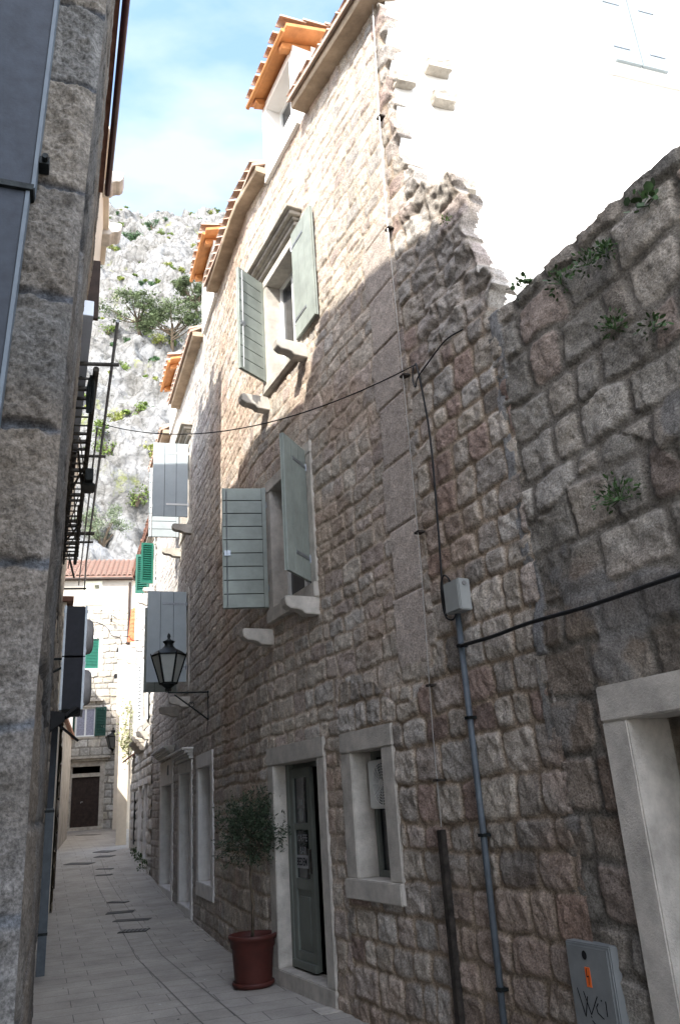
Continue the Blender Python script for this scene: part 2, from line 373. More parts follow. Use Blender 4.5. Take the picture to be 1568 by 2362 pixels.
def leaves(mb, c, rad, n, size, seed=0, shell=.35, clumps=12, flat=.0, asp=.45):
    rg = random.Random(seed); c = Vector(c); cl = []
    for i in range(clumps):
        while True:
            v = Vector((rg.uniform(-1, 1), rg.uniform(-1, 1), rg.uniform(-1, 1)))
            if shell < v.length < 1: break
        cl.append((v, rg.uniform(.25, .5)))
    for i in range(n):
        v, cr = rg.choice(cl)
        d = Vector((rg.gauss(0, 1), rg.gauss(0, 1), rg.gauss(0, 1)))*cr*.62
        p = v*.82+d
        p = Vector((c.x+p.x*rad[0], c.y+p.y*rad[1], c.z+p.z*rad[2]))
        a = Vector((rg.gauss(0, 1), rg.gauss(0, 1), rg.gauss(0, 1)+.3)).normalized(); b = a.cross(Vector((rg.gauss(0, 1), rg.gauss(0, 1), rg.gauss(0, 1)))).normalized()
        s = size*rg.uniform(.6, 1.3)
        mb.add([p-a*s*.5, p+b*s*asp*.5, p+a*s*.5, p-b*s*asp*.5], [(0, 1, 2, 3)])
def text_mesh(mb, F, txt, s_left, z_base, size, o, dirn=-1, mi=0, sx=1.0, bold=.0):
    cu = bpy.data.curves.new('t', 'FONT'); cu.body = txt; cu.size = size; cu.offset = bold; cu.resolution_u = 3
    ob = bpy.data.objects.new('t', cu); COL.objects.link(ob)
    bpy.context.view_layer.update(); dg = bpy.context.evaluated_depsgraph_get(); me = ob.evaluated_get(dg).to_mesh()
    mb.add([F(s_left+dirn*v.co.x*sx, o, z_base+v.co.y) for v in me.vertices], [tuple(p.vertices) for p in me.polygons], mi)
    ob.to_mesh_clear(); bpy.data.objects.remove(ob); bpy.data.curves.remove(cu)
# ==================================================================== MAIN STONE HOUSE (right)
def ze(s): return np.interp(s, [-3, -2.2, -.5, .67, 2, 3.8, 8.2, 12], [8.93, 8.95, 9.25, 9.35, 9.5, 9.63, 9.75, 9.8])
house = thing('stone_house', (-1.0, 8.88, 0), 'tall restored stone house with olive grey shutters, cream cornice and three orange-roofed dormers', 'house')
OPEN = [(.1, 1.2, -.2, 2.0), (-1.13, -.6, 1.01, 1.99), (.0, 1.0, 3.63, 5.02), (.05, .87, 6.35, 7.75),
        (4.6, 5.6, .64, 2.22), (6.45, 7.53, .2, 2.23), (8.68, 10.15, .3, 2.13), (6.65, 7.7, 6.68, 8.15), (6.75, 7.8, 3.68, 5.25)]
FRM = [(.1, 1.18, .14, 2.0, .17, .18, .19), (-1.13, -.6, 1.01, 1.99, .19, .17, .15), (0, 1, 3.63, 5.02, .13, .14, .15), (.05, .87, 6.35, 7.75, .14, .12, .1), (4.6, 5.6, .64, 2.22, .2, .2, .19), (6.43, 7.55, .2, 2.23, .2, .18, .2), (8.65, 10.15, .3, 2.13, .22, .45, .2), (6.65, 7.7, 6.68, 8.15, .15, .14, .12), (6.75, 7.8, 3.68, 5.25, .15, .15, .12)]
PA = dict(h=(.12, .24), w=(.16, .42), joint=.004, rel=.010, rough=.028, warp=.030, round=.045, rag=.028, edge=.022,
          pal=[(.53, .47, .405), (.55, .485, .41), (.51, .435, .38), (.50, .46, .415), (.56, .50, .425), (.49, .41, .36), (.54, .47, .40)], mortar=(.52, .425, .335), rust=(.44, .315, .235))
PR = dict(cell=(.40, .30), h=(.20, .34), w=(.22, .46), round=.055, joint=.010, rel=.028, rough=.05, warp=.038, rag=.026, edge=.028,
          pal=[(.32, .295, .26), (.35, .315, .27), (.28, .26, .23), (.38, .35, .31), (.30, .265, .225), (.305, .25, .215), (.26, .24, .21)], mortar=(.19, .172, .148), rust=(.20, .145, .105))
def stub_edge(z): return np.interp(z, [4.72, 4.8, 5.2, 5.53, 5.9, 6.2, 6.3, 6.7, 6.85, 7.2, 9], [-3.13, -3.18, -3.16, -3.05, -3.13, -2.9, -2.66, -2.48, -2.33, -2.27, -2.24])
def stub_over(s, z):
    ed = stub_edge(z)+(fbm(s*0+2, z*4, 71, 3)-.5)*.20+(hsh(np.floor(z/.19), np.floor(z/.19)*0, 9)-.5)*.13
    return np.where(z > 4.72, np.maximum(ed-s, 0), 0)
def rubble(S, Z, p, sd=1):
    w = p.get('warp', .03); cw, ch = p['cell']
    S1 = S+(vn(S*2.1, Z*2.1, sd+5)-.5)*2*w+(vn(S*6.5, Z*6.5, sd+6)-.5)*w; Z1 = Z+(vn(S*1.7, Z*1.7, sd+7)-.5)*2.5*w+(vn(S*6, Z*6, sd+8)-.5)*w
    gy = Z1/ch; j = np.floor(gy); F1 = np.full(S.shape, 9.); F2 = F1.copy(); ci = np.zeros(S.shape); cj = ci.copy(); px_ = ci.copy(); pz_ = ci.copy()
    for dj in (-1, 0, 1):
        J = j+dj; off = hsh(J, J*0+1, sd+40); gx = S1/cw+off; i = np.floor(gx)
        for di in (-1, 0, 1):
            I = i+di; hx = hsh(I, J, sd+41); hz = hsh(I, J, sd+42); wt = hsh(I, J, sd+43)
            X = (I+.5+(hx-.5)*.75-off)*cw; Y = (J+.5+(hz-.5)*.42)*ch
            dx = np.abs(S1-X); dz = np.abs(Z1-Y)*cw/ch*.92; d = (dx**2.6+dz**2.6)**(1/2.6)*(1.12-.3*wt)
            c = d < F1; F2 = np.where(c, F1, np.minimum(F2, d)); ci = np.where(c, I, ci); cj = np.where(c, J, cj); px_ = np.where(c, S1-X, px_); pz_ = np.where(c, Z1-Y, pz_); F1 = np.where(c, d, F1)
    e = (F2-F1)*.5+(fbm(S*16, Z*16, sd+9, 3)-.5)*p.get('rag', .03)
    r1 = hsh(ci, cj, sd); r2 = hsh(ci, cj, sd+1); r3 = hsh(ci, cj, sd+2)
    jn = p['joint']*(.4+1.2*vn(S*1.3, Z*1.3, sd+31)); m_ = sstep(jn, jn+p.get('edge', .03), e)
    rel = p['rel']*(.4+1.0*r1)
    fis = 1-np.abs(2*fbm(S*7+r1*9, Z*9+r2*9, sd+21, 4, .6)-1)
    relief = m_*rel+(fbm(S*12, Z*12, sd+10, 5, .66)-.5)*p['rough']*(m_*.8+.2)-sstep(.86, 1, fis)*p['rough']*.45*m_+(fbm(S*2.2, Z*2.2, sd+12, 2)-.5)*p['rel']
    relief += m_*(px_/cw*(r2-.5)+pz_/ch*(r3-.5))*p['rel']*1.5
    pal = np.array(p['pal']); k = (r2*len(pal)).astype(int).clip(0, len(pal)-1)
    c = pal[k]*(0.8+.4*r3)[..., None]; c = c*(1+(fbm(S*8, Z*8, sd+13, 5, .65)-.5)*.95)[..., None]*(1-.35*sstep(.86, 1, fis))[..., None]
    st = sstep(.50, .68, fbm(S*1.6, Z*1.9, sd+14, 4)); rust = np.array(p['rust']); c = c*(1-st*.5)[..., None]+rust*(st*.5)[..., None]*(0.75+.5*r3)[..., None]
    lich = sstep(.56, .70, fbm(S*3.1, Z*3.1, sd+16, 5, .6)); c = c*(1-.45*lich)[..., None]+np.array(p.get('lichen', (.27, .27, .255)))*(.45*lich)[..., None]
    mo = np.array(p['mortar'])*(0.7+.6*fbm(S*5, Z*5, sd+15, 4))[..., None]
    return relief, c*m_[..., None]+mo*(1-m_)[..., None], m_
def fn_main(s, z):
    h, c, m_ = masonry(s, z, PA, 11)
    far_ = sstep(3, 6, s)*.6; g_ = c.mean(1, keepdims=True)*np.array([1.03, 1.0, .96]); c = c*(1-far_)[:, None]+g_*(far_)[:, None]
    h2, c2, m2 = masonry(s, z, dict(PR, h=(.17, .28), w=(.17, .38), round=.05, warp=.03, rag=.022, edge=.024, pal=PA['pal'][:4]+[(.38, .34, .30), (.36, .27, .23)], mortar=(.38, .30, .225), joint=.004, rel=.015, rough=.042, rust=(.36, .25, .19)), 23)
    # the rougher right-hand end of the wall
    k = np.clip(sstep(-1.95, -2.15, s)+0*z, 0, 1)*1.0
    low = sstep(2.6, 2.2, z+(vn(s*2, z*2, 3)-.5)*.5)*sstep(-.2, -.5, s)*.85
    k = np.maximum(k, np.where(low > .5, 1, 0))
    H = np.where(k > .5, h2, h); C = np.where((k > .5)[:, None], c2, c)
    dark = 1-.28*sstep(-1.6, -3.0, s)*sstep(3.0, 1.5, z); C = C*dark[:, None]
    # quoins
    qz = (z-.3)/.56; qi = np.floor(qz); qf = qz-qi; wq = np.where(qi % 2 == 0, .46, .40)
    inq = (s < -1.50-(.46-wq)) & (s > -1.97) & (z > 2.55) & (z < 6.6)
    eq = np.minimum(np.minimum(qf, 1-qf)*.56, np.minimum(-1.5-s, s+1.97)); mq = sstep(.004, .014, eq)
    rq = hsh(qi, qi*0+3, 5); hq = .014*mq+(fbm(s*14, z*14, 44, 4)-.5)*.010
    cq = (np.array([.49, .42, .365])*(0.85+.3*rq)[:, None]+(np.array([.03, .03, .03])))*(0.9+.2*fbm(s*6, z*6, 45, 3))[:, None]
    cq = cq*mq[:, None]+np.array([.42, .34, .27])*(1-mq)[:, None]
    H = np.where(inq, hq, H); C = np.where(inq[:, None], cq, C)
    for a_, b_, c_, d_, fw_, tp_, bt_ in FRM:
        k_ = (s > a_-fw_-.012) & (s < b_+fw_+.012) & (z > c_-bt_-.01) & (z < d_+tp_+.012); H = np.where(k_, np.minimum(H, .012), H)
    # broken end of an older wall above the courtyard wall
    up_ = sstep(4.6, 5.0, z)*sstep(-2.1, -2.35, s)
    big = (fbm(s*2.6, z*3.4, 81, 3)-.5)*.13+(fbm(s*7, z*9, 83, 3, .6)-.5)*.08
    H = H+up_*big
    C = C*(1-up_*.5)[:, None]+(np.array([.43, .40, .37])*(0.72+.5*fbm(s*5, z*6, 91, 3))[:, None])*(up_*.5)[:, None]
    over = stub_over(s, z)
    O = -over*1.8; s2 = s+over*.93
    H = H+np.where(over > 0, (fbm(s*9, z*5, 99, 3)-.5)*.05, 0)
    # let the wall slide under the eaves
    return H, C, O, s2, z
def keep_main(s, z):
    k = ~in_rects(s, z, OPEN)
    k &= z < ze(s)+.02
    k &= ~((s < -3.22) & (z < 4.72))
    k &= stub_over(s, z) < .085
    return k
Sg = np.concatenate([np.arange(-3.45, 2.5, .0125), np.arange(2.5, 6, .022), np.arange(6, 11.95, .035)])
Zg = np.arange(-.05, 9.85, .0145)
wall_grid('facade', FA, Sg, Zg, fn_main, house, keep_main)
# cement patch between facade and courtyard wall is built with the courtyard wall
# gable
FG = Lin(FA(-2.27, -.02, 0)[:2], 72, side=-1)
def zg(s): return np.interp(s, [0, 4.6, 9.2], [9.02, 11.6, 9.02])
mb = MB()
mb.prism(FG, [(0.02, -.1), (9.2, -.1), (9.2, 9.0), (4.6, 11.6), (.02, 9.02)], -.35, 0)
mb.build('gable_wall', 'plaster_white', house)
# stones left sticking out of the gable plaster
for (s, z, w, h, d) in ((.47, 8.14, .27, .13, .12), (.49, 7.74, .25, .12, .11), (.10, 7.9, .20, .16, .10), (.52, 6.72, .30, .2, .14)):
    bm_ = MB(); n = 8; pr_ = []
    bmx = bmesh.new(); bmesh.ops.create_cube(bmx, size=1); bmesh.ops.subdivide_edges(bmx, edges=bmx.edges, cuts=5, use_grid_fill=True)
    vs = []
    for v in bmx.verts:
        q = v.co.copy(); L_ = q.length; q = q*(.75+.25*(.5/max(L_, .01)))
        nz_ = float(fbm(np.array([q.x*3+s*9]), np.array([q.z*3+q.y*2+z]), 5, 3)[0])-.5
        q *= 1+nz_*.5
        vs.append(FG(s+q.x*w, d*.35+q.y*d*1.3, z+q.z*h))
    bm_.add(vs, [tuple(v.index for v in f.verts) for f in bmx.faces]); bmx.free()
    bm_.build('projecting_stone', 'limestone_old', house, smooth=False)
# gable window: closed shutters
w = bpy.data.objects.new('gable_window', None); COL.objects.link(w); w.parent = house; w['_o'] = house['_o']; w['label'] = 'closed pair of white shutters high on the white gable'
louv = MB()
for a in (2.66, 3.0):
    mb = MB(); mb.box(FG, a, a+.325, .0, .035, 8.9, 10.0)
    for i in range(1, 3): mb.box(FG, a+.108*i-.002, a+.108*i+.002, .034, .0375, 8.9, 10.0, 0)
    for zz in (9.1, 9.78): mb.box(FG, (a-.01 if a < 2.9 else a+.12), (a+.2 if a < 2.9 else a+.335), .035, .042, zz-.015, zz+.015, 1)
    mb.build('shutter', ['shutter_pale', 'galvanised'], w)
mb = MB(); mb.box(FG, 2.5, 3.5, -.01, .05, 8.68, 8.73); mb.build('sill', 'plaster_white', w)
# other walls + roof of the house
B1 = FA(11.9, 0, 0); mb = MB()
g9 = FG(9.2, 0, 0)
mb.hexa([(g9[0], g9[1], -.1), (g9[0]+.2, g9[1], -.1), (B1[0]+8, B1[1]+3, -.1), (B1[0]+7.8, B1[1]+3, -.1), (g9[0], g9[1], 9), (g9[0]+.2, g9[1], 9), (B1[0]+8, B1[1]+3, 9), (B1[0]+7.8, B1[1]+3, 9)])
mb.hexa([(B1[0]+.05, B1[1], -.1), (B1[0]+8, B1[1]+3, -.1), (B1[0]+8, B1[1]+3.2, -.1), (B1[0]+.05, B1[1]+.2, -.1), (B1[0]+.05, B1[1], 9.7), (B1[0]+8, B1[1]+3, 9.7), (B1[0]+8, B1[1]+3.2, 9.7), (B1[0]+.05, B1[1]+.2, 9.7)])
mb.build('rear_wall', 'plaster_white', house)
mb = MB()
e0 = Vector(FA(-2.3, -.2, ze(-2.3)+.22)); e1 = Vector(FA(1.5, -.2, ze(1.5)+.22)); e2 = Vector(FA(11.9, -.2, ze(11.9)+.22))
bx = Vector((math.sin(R(68)), math.cos(R(68)), 0))
def slab(mb, pts, t=.06):
    n = len(pts); mb.add([tuple(p) for p in pts]+[(p[0], p[1], p[2]-t) for p in pts], [tuple(range(n)), tuple(range(n, 2*n))[::-1]]+[(i, n+i, n+(i+1) % n, (i+1) % n) for i in range(n)])
tops = [p+bx*4.7+Vector((0, 0, 2.45)) for p in (e0, e1, e2)]; bots = [p+bx*9.4 for p in (e0, e1, e2)]
slab(mb, [e0, e1, tops[1], tops[0]]); slab(mb, [e1, e2, tops[2], tops[1]])
slab(mb, [tops[0], tops[1], bots[1], bots[0]]); slab(mb, [tops[1], tops[2], bots[2], bots[1]])
roof = mb.build('roof', 'tile', house)
def cor_sec(s0, s1, end=0):
    mb = MB(); n = max(2, int((s1-s0)/.35))
    ss = np.linspace(s0, s1, n+1)
    for a, b in zip(ss, ss[1:]):
        za, zb = float(ze(a)), float(ze(b))
        prof = lambda z: [(-.15, z+.05), (.0, z-.02+.02), (.19, z), (.2, z+.02), (.2, z+.085), (-.15, z+.11)]
        pa = [FA(a, o, z) for o, z in prof(za)]; pb = [FA(b, o, z) for o, z in prof(zb)]; k = len(pa); o = len(mb.v)
        mb.v += pa+pb
        for i in range(k): j = (i+1) % k; mb.face((o+i, o+k+i, o+k+j, o+j))
        mb.face(range(o, o+k)); mb.face(list(range(o+k, o+2*k))[::-1])
    c = mb.build('cornice', 'cornice', house)
    t = MB(); tile_rows(t, FA, s0, s1, .25, 0, 3, -1, .53, zf=lambda s: float(ze(s))+.10, under=True)
    t.build('roof_tiles', 'tile', house)
for a, b in ((-2.3, -.5), (.66, 2.2+1.5), (3.6+1.5, 6.6+1.5), (7.85+1.5, 10.4+1.5)): cor_sec(a, b)
# dormers
def dormer(sa, sb, z0, z1, lab):
    d = bpy.data.objects.new('dormer', None); COL.objects.link(d); d.parent = house; d['_o'] = house['_o']; d['label'] = lab
    o1 = .06; mb = MB(); fwid = .13
    mb.box(FA, sa, sa+fwid, -.2, o1, z0, z1); mb.box(FA, sb-fwid, sb, -.2, o1, z0, z1); mb.box(FA, sa+fwid, sb-fwid, -.2, o1, z0, z0+.28); mb.box(FA, sa+fwid, sb-fwid, -.2, o1, z1-.12, z1)
    mb.box(FA, sa, sa+.1, -2.3, -.2, z0, z1+.1); mb.box(FA, sb-.1, sb, -2.3, -.2, z0, z1+.1)
    mb.build('dormer_wall', 'plaster_white', d)
    sash(d, FA, sa+fwid, sb-fwid, -.14, z0+.28, z1-.12, name='dormer_window')
    rf = MB(); F2 = FA; ov = .16; sl = .30
    a, b = sa-.2, sb+.05
    def pl(o, t): return z1+.02+(o1+ov-o)*sl+t
    rf.hexa([F2(a, o1+ov, pl(o1+ov, 0)), F2(b, o1+ov, pl(o1+ov, 0)), F2(b, -2.4, pl(-2.4, 0)), F2(a, -2.4, pl(-2.4, 0)), F2(a, o1+ov, pl(o1+ov, .05)), F2(b, o1+ov, pl(o1+ov, .05)), F2(b, -2.4, pl(-2.4, .05)), F2(a, -2.4, pl(-2.4, .05))])
    for k in range(2): s_ = (sa+.03, sb-.12)[k]; rf.hexa([F2(s_, o1+ov-.03, pl(o1+ov, -.1)), F2(s_+.09, o1+ov-.03, pl(o1+ov, -.1)), F2(s_+.09, -2.2, pl(-2.2, -.1)), F2(s_, -2.2, pl(-2.2, -.1)), F2(s_, o1+ov-.03, pl(o1+ov, -.003)), F2(s_+.09, o1+ov-.03, pl(o1+ov, -.003)), F2(s_+.09, -2.2, pl(-2.2, -.003)), F2(s_, -2.2, pl(-2.2, -.003))])
    rf.tube([F2(a+.05, o1+ov+.03, pl(o1+ov, -.03)), F2(b, o1+ov+.03, pl(o1+ov, -.03))], .03, 8)
    rf.build('soffit_boards', 'wood_orange', d)
    t = MB(); tile_rows(t, F2, a-.04, b+.02, o1+ov+.05, 0, 6, -1, sl, zf=lambda s: z1+.02+.065, under=False); t.build('dormer_tiles', 'tile', d)
dormer(-.34, .72, 9.25, 10.52, 'nearest dormer, white walls under an orange boarded tiled roof')
dormer(3.78, 4.92, 9.6, 10.75, 'middle dormer with orange boarded roof')
dormer(8.15, 9.3, 9.7, 10.85, 'farthest dormer, mostly hidden, orange eave')
# ---- windows and doors of the house
def part_empty(name, lab=None, parent=house):
    d = bpy.data.objects.new(name, None); COL.objects.link(d); d.parent = parent; d['_o'] = parent['_o']
    if lab: d['label'] = lab
    return d
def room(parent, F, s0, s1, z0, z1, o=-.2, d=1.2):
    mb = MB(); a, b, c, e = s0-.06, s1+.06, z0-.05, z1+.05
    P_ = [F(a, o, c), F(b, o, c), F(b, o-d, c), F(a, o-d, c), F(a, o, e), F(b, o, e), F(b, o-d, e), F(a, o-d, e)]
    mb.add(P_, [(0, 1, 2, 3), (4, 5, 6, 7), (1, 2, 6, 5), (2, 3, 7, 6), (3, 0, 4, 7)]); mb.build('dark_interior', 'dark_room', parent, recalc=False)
def az_of(F, s, open_deg, sign):
    """azimuth of a leaf hinged at s that points in direction sign*s when closed, opened by open_deg towards the alley"""
    p0 = np.array(F(s, 0, 0)[:2]); p1 = np.array(F(s+.05*sign, 0, 0)[:2]); po = np.array(F(s, .05, 0)[:2])
    d = (p1-p0)*math.cos(R(open_deg))+(po-p0)*math.sin(R(open_deg)); return math.degrees(math.atan2(d[0], d[1]))
# lower shuttered window
w = part_empty('window', 'lower window above the cafe door, shutters swung out')
stone_frame(w, FA, 0, 1.0, 3.63, 5.02, fw=.13, top=.14, bot=.15, sill=.03, depth=.22); room(w, FA, 0, 1, 3.6, 5.05, -.22)
sash(w, FA, 0, 1.0, -.15, 3.63, 5.02)
shutter(w, FA(-.0, .045, 0)[:2], az_of(FA, 0, 131, 1), .50, 3.66, 5.08, inner=-1)
shutter(w, FA(1.09, .045, 0)[:2], az_of(FA, 1.09, 107, -1), .50, 3.66, 5.08, inner=1)
corbel(w, FA, -.05, 3.48); corbel(w, FA, 1.14, 3.42)
# upper shuttered window
w = part_empty('window', 'upper sunlit window under a moulded stone hood')
stone_frame(w, FA, .05, .87, 6.35, 7.75, fw=.14, top=.12, bot=.1, sill=.03, depth=.22, proud=.035); room(w, FA, .05, .87, 6.3, 7.8, -.22)
sash(w, FA, .05, .87, -.15, 6.35, 7.75)
cornice_hood(w, FA, -.08, 1.0, 7.9, .19, .2)
shutter(w, FA(-.02, .045, 0)[:2], az_of(FA, -.02, 179, 1), .53, 6.42, 7.84, inner=1)
shutter(w, FA(.97, .045, 0)[:2], az_of(FA, .97, 62, -1), .46, 6.42, 7.84, inner=1)
corbel(w, FA, -.1, 6.3); corbel(w, FA, 1.02, 6.22)
# farther upper window
w = part_empty('window', 'upper window farther along, shutters edge out, skylight painted into their pale blue-grey')
stone_frame(w, FA, 6.65, 7.7, 6.68, 8.15, fw=.15, top=.14, bot=.12, depth=.22); room(w, FA, 6.65, 7.7, 6.6, 8.2, -.22)
sash(w, FA, 6.65, 7.7, -.15, 6.68, 8.15); cornice_hood(w, FA, 6.5, 7.85, 8.32, .22, .22)
shutter(w, FA(6.60, .05, 0)[:2], az_of(FA, 6.6, 86, 1), .64, 6.72, 8.2, inner=-1, mats=('shutter_skylit', 'shutter_line', 'frame_white'))
shutter(w, FA(7.78, .05, 0)[:2], az_of(FA, 7.78, 95, -1), .58, 6.72, 8.2, inner=1, mats=('shutter_skylit', 'shutter_line', 'frame_white'))
corbel(w, FA, 6.42, 6.5, l=.36); corbel(w, FA, 7.85, 6.5, l=.36)
w = part_empty('window', 'window behind the near street lantern')
stone_frame(w, FA, 6.75, 7.8, 3.68, 5.25, fw=.15, top=.15, bot=.12, depth=.22); room(w, FA, 6.75, 7.8, 3.6, 5.3, -.22)
sash(w, FA, 6.75, 7.8, -.15, 3.68, 5.25)
shutter(w, FA(6.72, .05, 0)[:2], az_of(FA, 6.7, 92, 1), .68, 3.72, 5.32, inner=-1, mats=('shutter_skylit', 'shutter_line', 'galvanised'))
shutter(w, FA(7.88, .05, 0)[:2], az_of(FA, 7.88, 95, -1), .60, 3.72, 5.32, inner=-1)
corbel(w, FA, 6.6, 3.45, l=.36); corbel(w, FA, 7.95, 3.45, l=.36)
# cafe door
w = part_empty('cafe_door', 'half open glazed sage grey door of the cafe bar with a stone surround')
stone_frame(w, FA, .1, 1.18, .14, 2.0, fw=.17, top=.18, bot=.19, depth=.2); room(w, FA, .1, 1.2, .1, 2.02, -.2, 2.0)
mb = MB(); o = -.125
mb.box(FA, 1.12, 1.18, o-.09, o+.01, .14, 2.0); mb.box(FA, .1, .15, o-.11, o-.06, .14, 2.0); mb.box(FA, .15, 1.12, o-.1, o-.06, 1.95, 2.0)
mb.build('door_frame', 'sage', w, bevel=.004)
mb = MB(); L0_, L1_ = .60, 1.12
mb.box(FA, L0_, L0_+.09, o-.045, o, .16, 1.95); mb.box(FA, L1_-.09, L1_, o-.045, o, .16, 1.95)
for za, zb in ((.16, .30), (.83, .93), (1.37, 1.43), (1.86, 1.95)): mb.box(FA, L0_+.09, L1_-.09, o-.043, o-.002, za, zb)
mb.box(FA, L0_+.09, L1_-.09, o-.035, o-.02, .30, .83); mb.box(FA, L0_+.14, L1_-.14, o-.03, o-.008, .36, .77)
mb.box(FA, L0_-.02, L1_, o-.002, o+.035, .16, .22)
mb.box(FA, L0_+.025, L0_+.05, o, o+.03, .98, 1.2, 1)
dl = mb.build('door_leaf', ['sage', 'iron_rust'], w, bevel=.003)
g = MB(); g.box(FA, L0_+.085, L1_-.085, o-.03, o-.022, .925, 1.865); g.build('pane', 'glass', dl)
sg = MB(); c0 = L1_-.095
text_mesh(sg, FA, 'CAFFE', c0-.02, 1.265, .088, o-.019, bold=.0015, sx=.98); sg.build('cafe_lettering', 'letter', dl, recalc=False); sg = MB(); text_mesh(sg, FA, 'BAR', c0-.075, 1.15, .088, o-.019, bold=.0015, sx=.98)
sg.build('bar_lettering', 'letter', dl, recalc=False); sg = MB(); sg.box(FA, c0-.30, c0+.02, o-.0215, o-.0195, 1.02, 1.135); npl = sg.build('name_plate', 'letter', dl, recalc=False); sg = MB()
text_mesh(sg, FA, 'BEDEM', c0+.005, 1.045, .098, o-.0175, mi=1, bold=.002, sx=.82)
sg.build('name_lettering', ['letter', 'ink'], dl, recalc=False)
for zz, hh in ((1.60, .05), (1.45, .12)): sg = MB(); sg.box(FA, c0-.18, c0-.09, o-.021, o-.019, zz, zz+hh); sg.build('sticker', 'box_grey', dl)
# small window with AC
w = part_empty('window', 'small deep stone window with the fan unit')
stone_frame(w, FA, -1.13, -.6, 1.01, 1.99, fw=.19, top=.17, bot=.15, depth=.2, sill=.02); room(w, FA, -1.13, -.6, .98, 2.0, -.2)
sash(w, FA, -1.13, -.62, -.16, 1.01, 1.99, 'sage', mull=False)
# ground openings farther on
w = part_empty('window', 'tall ground floor window with stone surround')
stone_frame(w, FA, 4.6, 5.6, .64, 2.22, fw=.2, top=.2, bot=.19, depth=.3, matn='limestone_lit'); room(w, FA, 4.6, 5.6, .6, 2.25, -.3); sash(w, FA, 4.6, 5.6, -.2, .64, 2.22, 'sage', mull=True)
w = part_empty('door', 'tall glazed doorway under a moulded hood')
stone_frame(w, FA, 6.43, 7.55, .2, 2.23, fw=.2, top=.18, bot=.2, depth=.3, matn='limestone_lit'); room(w, FA, 6.45, 7.55, .15, 2.25, -.3); sash(w, FA, 6.45, 7.55, -.2, .2, 2.23, 'sage', mull=True); cornice_hood(w, FA, 6.28, 7.7, 2.42, .17, .2, 'limestone_lit')
w = part_empty('door', 'farther doorway with a tall lintel and moulded hood, bounced light painted into their colour')
stone_frame(w, FA, 8.65, 10.15, .3, 2.13, fw=.22, top=.45, bot=.2, depth=.3, matn='limestone_lit'); room(w, FA, 8.65, 10.15, .25, 2.2, -.3)
sash(w, FA, 8.65, 10.15, -.22, .3, 2.13, 'wood_dark', mull=True); cornice_hood(w, FA, 8.5, 10.3, 2.62, .18, .22, 'limestone_lit')
mb = MB(); mb.box(FA, 9.0, 9.12, .03, .045, 2.3, 2.48); mb.build('house_number', 'pipe_grey', w)
# ==================================================================== COURTYARD WALL
cw = thing('courtyard_wall', FA(-5, 0, 0), 'dark rough rubble courtyard wall with weeds, joining the restored house', 'wall')
def top0(s): return 4.72+(fbm(s*1.8, s*0, 61, 4)-.5)*.12
def fn_cw(s, z):
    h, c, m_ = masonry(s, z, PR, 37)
    hr, cr_, mr_ = masonry(s, z, dict(PR, h=(.20, .32), w=(.20, .42), warp=.045, rough=.06, rel=.032, joint=.012, edge=.02), 38); up_ = (z+(vn(s*1.5, z*1.5, 77)-.5)*.8 > 3.1); h = np.where(up_, hr, h); c = np.where(up_[:, None], cr_, c)
    fis = sstep(.88, 1, 1-np.abs(2*fbm(s*6, z*8, 88, 4, .6)-1)); h = h-fis*.008; c = c*(1-.12*fis)[:, None]
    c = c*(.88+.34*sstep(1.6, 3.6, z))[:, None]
    over = np.maximum(z-top0(s), 0)
    seam = np.abs(s+3.17+.03*np.sin(z*3)+(fbm(s*0, z*3, 17, 3)-.5)*.10) < .045
    seam &= z > 2.35
    C = np.where(seam[:, None], np.array([.25, .245, .24])*(0.85+.4*fbm(s*6, z*6, 18, 3))[:, None], c); H = np.where(seam, .05+(fbm(s*8, z*8, 19, 3)-.5)*.02, h)
    # smeared cement patches
    pt = sstep(.64, .70, fbm(s*2.0, z*1.8, 55, 4)); pt2 = np.maximum(pt*.8, 0)
    C = C*(1-pt2)[:, None]+(np.array([.20, .192, .182])*(0.8+.5*fbm(s*4, z*4, 56, 3))[:, None])*pt2[:, None]; H = H*(1-pt2*.7)+.03*pt2
    st = sstep(-.1, 0, over)
    H = H*(1-.5*st)+st*(fbm(s*2.5, z*2.5, 66, 3)-.5)*.08
    k_ = (s > -5.06) & (s < -3.56) & (z < 2.12); H = np.where(k_, np.minimum(H, .03), H)
    return H, C, -over*4, s, z-over*.75
def keep_cw(s, z): return ~in_rects(s, z, [(-4.85, -3.76, -1, 1.92)])
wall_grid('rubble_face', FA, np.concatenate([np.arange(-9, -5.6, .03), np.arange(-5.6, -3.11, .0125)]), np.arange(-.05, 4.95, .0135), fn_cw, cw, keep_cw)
mb = MB(); mb.box(FA, -9, -4.9, -.45, -.05, -.05, 4.5); mb.box(FA, -4.9, -3.7, -.45, -.05, 1.95, 4.5); mb.box(FA, -3.7, -2.55, -.45, -.09, -.05, 4.62); mb.build('wall_core', 'rough_block', cw)
w = part_empty('doorway', 'pale dressed stone door surround with a dark opening', cw)
stone_frame(w, FA, -4.85, -3.76, .1, 1.91, fw=.175, top=.185, bot=.12, depth=.27, proud=.04); room(w, FA, -4.85, -3.76, .05, 1.95, -.27)
mb = MB(); mb.box(FA, -4.85, -3.76, -.43, -.39, .1, 1.91); 
for i in range(6): mb.box(FA, -4.84+.18*i, -4.68+.18*i, -.39, -.375, .12, 1.9)
mb.build('door_leaf', 'wood_dark', w)
